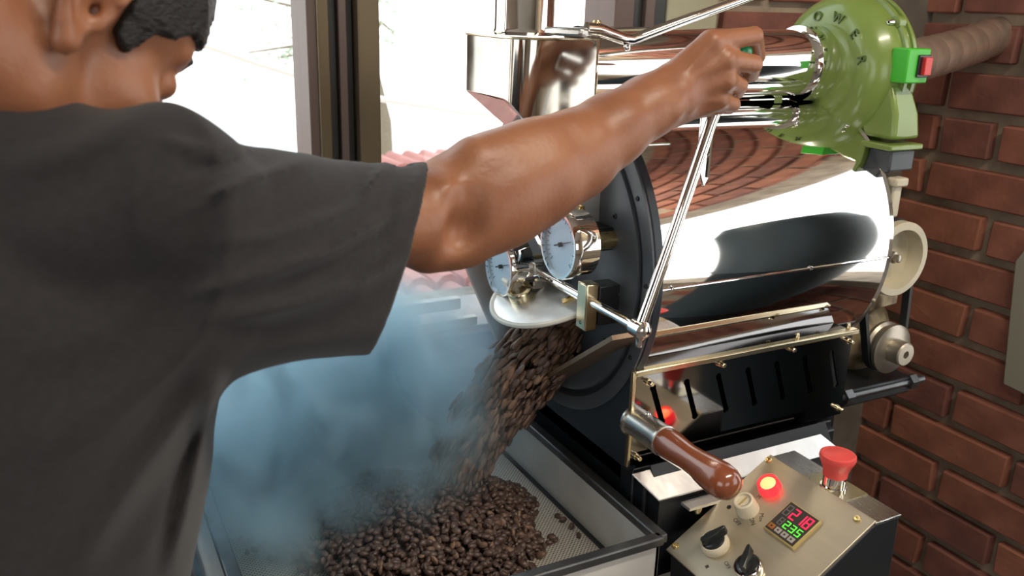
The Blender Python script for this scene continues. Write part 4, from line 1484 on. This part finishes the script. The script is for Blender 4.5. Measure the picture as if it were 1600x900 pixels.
fold([(662, 262), (620, 330), (520, 392), (400, 432), (290, 462)], .0085, 11)
fold([(640, 300), (590, 365), (500, 420), (390, 460)], -.0075, 15)
fold([(655, 380), (560, 445), (440, 480), (330, 500)], .0075, 12)
fold([(600, 300), (520, 340), (420, 372), (330, 380)], .0055, 11)
fold([(650, 345), (585, 412), (470, 455), (360, 480)], -.004, 14)
fold([(610, 440), (500, 500), (380, 522)], -.005, 20)
fold([(480, 250), (430, 268), (340, 300), (270, 350)], .0065, 10)
fold([(400, 240), (340, 262), (270, 268)], -.0055, 11)
fold([(330, 236), (290, 228), (240, 215)], .004, 10)
fold([(604, 256), (588, 276), (562, 312)], .006, 7)
fold([(350, 570), (300, 640), (215, 745), (110, 900)], .009, 24)
fold([(345, 600), (290, 700), (200, 830), (150, 900)], -.004, 34)
fold([(340, 600), (305, 720), (262, 900)], .008, 14)
fold([(320, 640), (285, 760), (240, 900)], -.004, 20)
fold([(200, 175), (207, 260), (213, 330), (225, 395)], .0022, 5)
fold([(300, 500), (180, 620), (40, 720)], .006, 34)
fold([(280, 420), (150, 520), (10, 560)], .005, 40)
fold([(190, 230), (100, 300), (0, 330)], -.004, 34)
fold([(230, 180), (120, 235), (0, 262)], .004, 22)
T.F[near] += disp
T.F += (.0016 * wave(gx, gy, gz, .45)).astype(np.float32)
# cuff: cut the sleeve with a slanting plane, then hollow it round the arm
ct_, cb_ = PX(669, 256, H=.742), PX(577, 542, H=.700)
fwd_h = Vector((sin(radians(20)), cos(radians(20)), 0))
ncut = (ct_ - cb_).cross(fwd_h).normalized()
if ncut.dot(dS) < 0: ncut = -ncut
pl_ = (gx - ct_.x) * ncut.x + (gy - ct_.y) * ncut.y + (gz - ct_.z) * ncut.z
T.F = np.where(gx > .06, np.maximum(T.F, pl_), T.F).astype(np.float32)
T.loft(p0, dS, upS, [ts[4]] + ts[5:], [a - .007 for a in A_[4:]], [b - .007 for b in B_[4:]], CU[4:], CS[4:], .004, 'cut', lohi=((.05, .42, 1.0), (.40, .95, 1.50)))
T.cone(PX(420, 345, H=.655), PX(600, 350, H=.725), .046, .05, .01, 'cut')
# neck opening
T.ell(PX(112, 92, H=.655), (.040, .040, .040), .012, 'cut')
T.cone(NB + Vector((.012, .012, .02)), HP(-.030, .012, -.050), .048, .062, .010, 'cut')
T.F = np.maximum(T.F, .862 - gz + 0 * gx + 0 * gy).astype(np.float32)
ts_o = field_obj('t_shirt', T, MT['cloth'], pe, 2, label='dark charcoal cotton T-shirt')
# ribbed collar
nd_ = (HP(-.030, 0, -.050) - NB).normalized()
c0 = NB + Vector((.010, .006, .0)) + nd_ * .022
xa = nd_.orthogonal().normalized()
ya = nd_.cross(xa)
col_pts = [c0 + (xa * cos(2 * pi * i / 40) + ya * sin(2 * pi * i / 40)) * .060 for i in range(40)]
obj('collar', MB().tube(col_pts + [col_pts[0]], .0065, 10), MT['collar'], ts_o)
# trousers and shoes
Lg = Field((-.30, .46, .02), (.14, .98, .93), .006)
Lg.ell((-.068, .73, .88), (.125, .165, .10), .02)
for yy in (.635, .825):
    Lg.cone((-.068, yy + (.72 - yy) * .15, .84), (-.060, yy, .47), .088, .062, .03)
    Lg.cone((-.060, yy, .47), (-.085, yy, .07), .062, .058, .02)
gxx = Lg.sub((-9, -9, -9), (9, 9, 9))[1]
Lg.F = np.maximum(Lg.F, .05 - gxx[2] + 0 * gxx[0] + 0 * gxx[1]).astype(np.float32)
Lg.F = np.maximum(Lg.F, gxx[2] - .90 + 0 * gxx[0] + 0 * gxx[1]).astype(np.float32)
field_obj('trousers', Lg, MT['denim'], pe, 1)
for yy in (.635, .825):
    sh = Field((-.20, yy - .07, -.01), (.17, yy + .07, .13), .004)
    sh.cone((-.09, yy, .045), (.09, yy, .034), .042, .038, .02)
    sh.cone((-.09, yy, .04), (-.088, yy, .09), .042, .045, .02)
    g_ = sh.sub((-9, -9, -9), (9, 9, 9))[1]
    sh.F = np.maximum(sh.F, .001 - g_[2] + 0 * g_[0] + 0 * g_[1]).astype(np.float32)
    field_obj('shoe', sh, MT['shoe'], pe, 1)
# ================================================================== COFFEE BEANS
def bean_mesh(a=.0066, b=.0047, c=.0033, material=None, name='coffee_bean', nu=8, nv=6):
    vs, fs = [], []
    for i in range(1, nv):
        th_ = pi * i / nv
        for k in range(nu):
            an = 2 * pi * k / nu
            x, y, z = cos(th_), sin(th_) * cos(an), sin(th_) * sin(an)
            zz = z if z > 0 else z * .35
            if z > .2 and abs(y) < .35:
                zz -= .28 * (1 - abs(x))
            vs.append((x * a, y * b, zz * c * 1.3))
    vs += [(a, 0, 0), (-a, 0, 0)]
    t_, b_ = len(vs) - 2, len(vs) - 1
    for i in range(nv - 2):
        for k in range(nu):
            k2 = (k + 1) % nu
            fs.append((i * nu + k, (i + 1) * nu + k, (i + 1) * nu + k2, i * nu + k2))
    for k in range(nu):
        fs.append((t_, k, (k + 1) % nu))
        fs.append((b_, (nv - 2) * nu + (k + 1) % nu, (nv - 2) * nu + k))
    return np.array(vs), fs


def rot_from(dirv, rnd):
    x = Vector(dirv).normalized()
    y = x.orthogonal().normalized()
    y = Matrix.Rotation(rnd, 3, x) @ y
    z = x.cross(y)
    return Matrix((x, y, z)).transposed()


def make_bean_data(name, material, scale):
    V, Fc = bean_mesh()
    me = bpy.data.meshes.new(name)
    me.from_pydata([tuple(v * scale) for v in V], [], Fc)
    me.polygons.foreach_set('use_smooth', [True] * len(me.polygons))
    me.materials.append(material)
    me.update()
    return me


def joined_beans(name, items, material, label, group, scale, sc3=(1, 1, 1)):
    V, Fc = bean_mesh(nu=6, nv=5)
    V = V * np.array(sc3)
    allv, allf, b = [], [], 0
    for p, Rm, s_ in items:
        R3 = np.array(Rm)
        allv.append((V * scale * s_) @ R3.T + np.array(p))
        allf.extend([tuple(b + i for i in f) for f in Fc])
        b += len(V)
    base = np.mean([np.array(i[0]) for i in items], 0)
    me = bpy.data.meshes.new(name)
    me.from_pydata((np.concatenate(allv) - base).tolist(), [], allf)
    me.polygons.foreach_set('use_smooth', [True] * len(me.polygons))
    me.materials.append(material)
    o = bpy.data.objects.new(name, me)
    o.location = base
    COL.objects.link(o)
    return tag(o, label, 'coffee beans', group, 'stuff')


rb = random.Random(11)
PCX, PCY, PRX, PRY, PH = .372, .955, .172, .170, .058


def pile_h(x, y):
    an = math.atan2(y - PCY, x - PCX)
    rr = math.hypot((x - PCX) / PRX, (y - PCY) / PRY) / (1 + .06 * sin(3 * an + 1) + .05 * sin(5 * an) + .03 * sin(9 * an))
    h_ = PH * max(0, 1 - rr * rr) ** .75 * (1 + .12 * sin(40 * x) * sin(35 * y))
    bx, by = .45, .985
    h_ += .022 * math.exp(-((x - bx) ** 2 + (y - by) ** 2) / .0018) * (1 if rr < 1 else 0)
    return h_, rr


items = []
step = .0088
nx = int(.40 / step)
for i in range(nx):
    for j in range(nx):
        x = PCX - .2 + i * step + rb.uniform(-.004, .004)
        y = PCY - .2 + j * step + rb.uniform(-.004, .004)
        h_, rr = pile_h(x, y)
        if rr > 1.02 or (rr > .93 and rb.random() < .5): continue
        if not (TX0 + .02 < x < TX1 - .02 and TY0 + .015 < y < TY1 - .02): continue
        for layer in range(3):
            zz = TF + .0042 + h_ - layer * .0065 + rb.uniform(-.002, .002)
            if zz < TF + .003:
                if layer: break
                zz = TF + .0042
            t_ = Vector((rb.gauss(0, 1), rb.gauss(0, 1), rb.gauss(0, .35)))
            items.append(((x + layer * .003, y, zz), rot_from(t_, rb.uniform(-.7, .7) if layer == 0 else rb.uniform(0, 6.3)), rb.uniform(.85, 1.15), layer))
# nearest visible beans of the top layer stand as objects of their own
top_b = [q for q in items if q[3] == 0]
top_b.sort(key=lambda q: q[0][1] - .25 * q[0][0])
ind = [q for q in top_b if PX(0, 0, H=1) is not None and q[0][1] > .845][:170]
ind_ids = set(id(q) for q in ind)
rest = [q[:3] for q in items if id(q) not in ind_ids]
joined_beans('coffee_beans', rest, MT['bean'], 'heap of dark roasted coffee beans smoking in the tray', 'coffee beans in the tray', 1.0)
bd_ = [make_bean_data('coffee_bean', MT['bean'], 1.0), make_bean_data('coffee_bean', MT['bean_lit'], 1.0)]


def put_bean(p, Rm, s_, label, group, k=0, sc3=None):
    o = bpy.data.objects.new('coffee_bean', bd_[k])
    COL.objects.link(o)
    o.matrix_world = Matrix.Translation(Vector(p)) @ Rm.to_4x4() @ Matrix.Diagonal((*(sc3 or (s_, s_, s_)), 1))
    tag(o, label, 'coffee bean', group)
    return o


for q in ind:
    put_bean(q[0], q[1], q[2], 'dark roasted coffee bean on the near side of the heap in the tray', 'coffee beans on the heap', 1 if rb.random() < .25 else 0)
loose = [(880, 812), (893, 822), (904, 836), (872, 806), (868, 843), (858, 848), (850, 853), (843, 856), (836, 862), (828, 868), (848, 862), (862, 838), (795, 792), (800, 800),
         (375, 840), (398, 858), (410, 850), (440, 868), (432, 848), (362, 826), (386, 862), (424, 872), (445, 852), (418, 838), (452, 815), (404, 826), (470, 792), (378, 815), (350, 845)]
for u, v in loose:
    p = PX(u, v, Z=TF + .0035)
    put_bean(p, rot_from((rb.gauss(0, 1), rb.gauss(0, 1), 0), rb.uniform(-.3, .3)), rb.uniform(.8, 1), 'single coffee bean lying apart from the heap on the bare tray floor', 'loose coffee beans on the tray floor', 0)

# falling stream
cen = [(.622, .985, 1.092), (.590, .985, 1.074)] + [tuple(PX(u, v, Y=y)) for u, v, y in ((838, 562, .985), (790, 612, .99), (752, 668, .99), (722, 722, .99), (700, 775, .99))]
wid = [(.030, .045), (.036, .050), (.044, .050), (.047, .048), (.040, .044), (.034, .038), (.028, .032)]       # across, along Y
cen = [Vector(c) for c in cen]
fall = []
for n_ in range(3600):
    t = rb.random() ** 1.0 * (len(cen) - 1.001)
    # thinner towards the bottom
    if rb.random() > (1 - .45 * (t / (len(cen) - 1)) ** 2): continue
    i = int(t); f_ = t - i
    c = cen[i].lerp(cen[i + 1], f_)
    d = (cen[i + 1] - cen[i]).normalized()
    if i + 2 < len(cen):
        d = d.lerp((cen[i + 2] - cen[i + 1]).normalized(), f_).normalized()
    wa = wid[i][0] * (1 - f_) + wid[i + 1][0] * f_
    wb = wid[i][1] * (1 - f_) + wid[i + 1][1] * f_
    nrm = Vector((0, 1, 0)).cross(d).normalized()
    an = rb.uniform(0, 2 * pi)
    rr = rb.uniform(.15, 1) ** .5 * (1 + (.12 * abs(rb.gauss(0, 1)) if rb.random() < .3 else 0))
    p = c + nrm * (wa * rr * cos(an)) + Vector((0, 1, 0)) * (wb * rr * sin(an))
    dd_ = (d + Vector((rb.gauss(0, .13), rb.gauss(0, .13), rb.gauss(0, .13)))).normalized()
    if p.z < TF + .02 or p.x > .604 and abs(p.y - 1.0) > .06: continue
    fall.append((p, rot_from(dd_, rb.uniform(0, 6.3)), rb.uniform(.85, 1.15)))
fall.sort(key=lambda q: q[0].y + .3 * abs(q[0].z - 1.0))
for q in fall[:110]:
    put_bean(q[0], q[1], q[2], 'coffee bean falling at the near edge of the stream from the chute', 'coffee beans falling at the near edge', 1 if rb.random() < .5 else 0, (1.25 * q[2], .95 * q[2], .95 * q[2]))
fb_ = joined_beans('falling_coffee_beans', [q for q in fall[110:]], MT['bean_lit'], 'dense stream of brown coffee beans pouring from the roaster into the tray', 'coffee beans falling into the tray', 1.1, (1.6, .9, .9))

# ================================================================== SMOKE
def smoke(name, c, rad, dens, color, label, nscale=11.0, lo=.47, hi=.63):
    m = bpy.data.materials.new(name)
    m.use_nodes = True
    t = m.node_tree
    t.nodes.clear()
    out = t.nodes.new('ShaderNodeOutputMaterial')
    vol = t.nodes.new('ShaderNodeVolumePrincipled')
    vol.inputs['Color'].default_value = (*color, 1)
    vol.inputs['Anisotropy'].default_value = .55
    tcn = t.nodes.new('ShaderNodeTexCoord')
    ln = t.nodes.new('ShaderNodeVectorMath'); ln.operation = 'LENGTH'
    dv = t.nodes.new('ShaderNodeVectorMath'); dv.operation = 'DIVIDE'
    dv.inputs[1].default_value = rad
    t.links.new(tcn.outputs['Object'], dv.inputs[0])
    t.links.new(dv.outputs[0], ln.inputs[0])
    fall_ = t.nodes.new('ShaderNodeMapRange')
    fall_.interpolation_type = 'SMOOTHSTEP'
    fall_.inputs['From Min'].default_value = 1.0
    fall_.inputs['From Max'].default_value = .25
    t.links.new(ln.outputs['Value'], fall_.inputs['Value'])
    mp = t.nodes.new('ShaderNodeMapping')
    mp.inputs['Scale'].default_value = (1, 1, .62)
    mp.inputs['Rotation'].default_value = (.2, .35, 0)
    t.links.new(tcn.outputs['Object'], mp.inputs['Vector'])
    n1 = t.nodes.new('ShaderNodeTexNoise')
    n1.inputs['Scale'].default_value = nscale
    n1.inputs['Detail'].default_value = 5
    n1.inputs['Distortion'].default_value = .9
    t.links.new(mp.outputs[0], n1.inputs['Vector'])
    r1 = t.nodes.new('ShaderNodeMapRange')
    r1.inputs['From Min'].default_value = lo
    r1.inputs['From Max'].default_value = hi
    r1.inputs['To Min'].default_value = .07
    t.links.new(n1.outputs['Fac'], r1.inputs['Value'])
    mu = t.nodes.new('ShaderNodeMath'); mu.operation = 'MULTIPLY'
    t.links.new(fall_.outputs[0], mu.inputs[0]); t.links.new(r1.outputs[0], mu.inputs[1])
    m2 = t.nodes.new('ShaderNodeMath'); m2.operation = 'MULTIPLY'
    m2.inputs[1].default_value = dens
    t.links.new(mu.outputs[0], m2.inputs[0])
    t.links.new(m2.outputs[0], vol.inputs['Density'])
    t.links.new(vol.outputs[0], out.inputs['Volume'])
    mb_ = MB().ball((0, 0, 0), 1, 24, 16, rad)
    o = obj(name, MB().add([Vector(q) + Vector(c) for q in mb_.v], mb_.f), m, None, base=c)
    return tag(o, label, 'smoke', None, 'stuff')


smoke('smoke', (.250, 1.085, .965), (.36, .262, .24), 86.0, (.74, .915, 1.0), 'blue-tinted smoke rising off the hot beans in the tray')
smoke('smoke_wisp', (.50, 1.12, 1.04), (.10, .12, .15), 14.0, (.66, .84, 1.0), 'thin wisp of smoke beside the open discharge door', 9.0)
SC.cycles.volume_step_rate = .35
SC.cycles.volume_preview_step_rate = .35
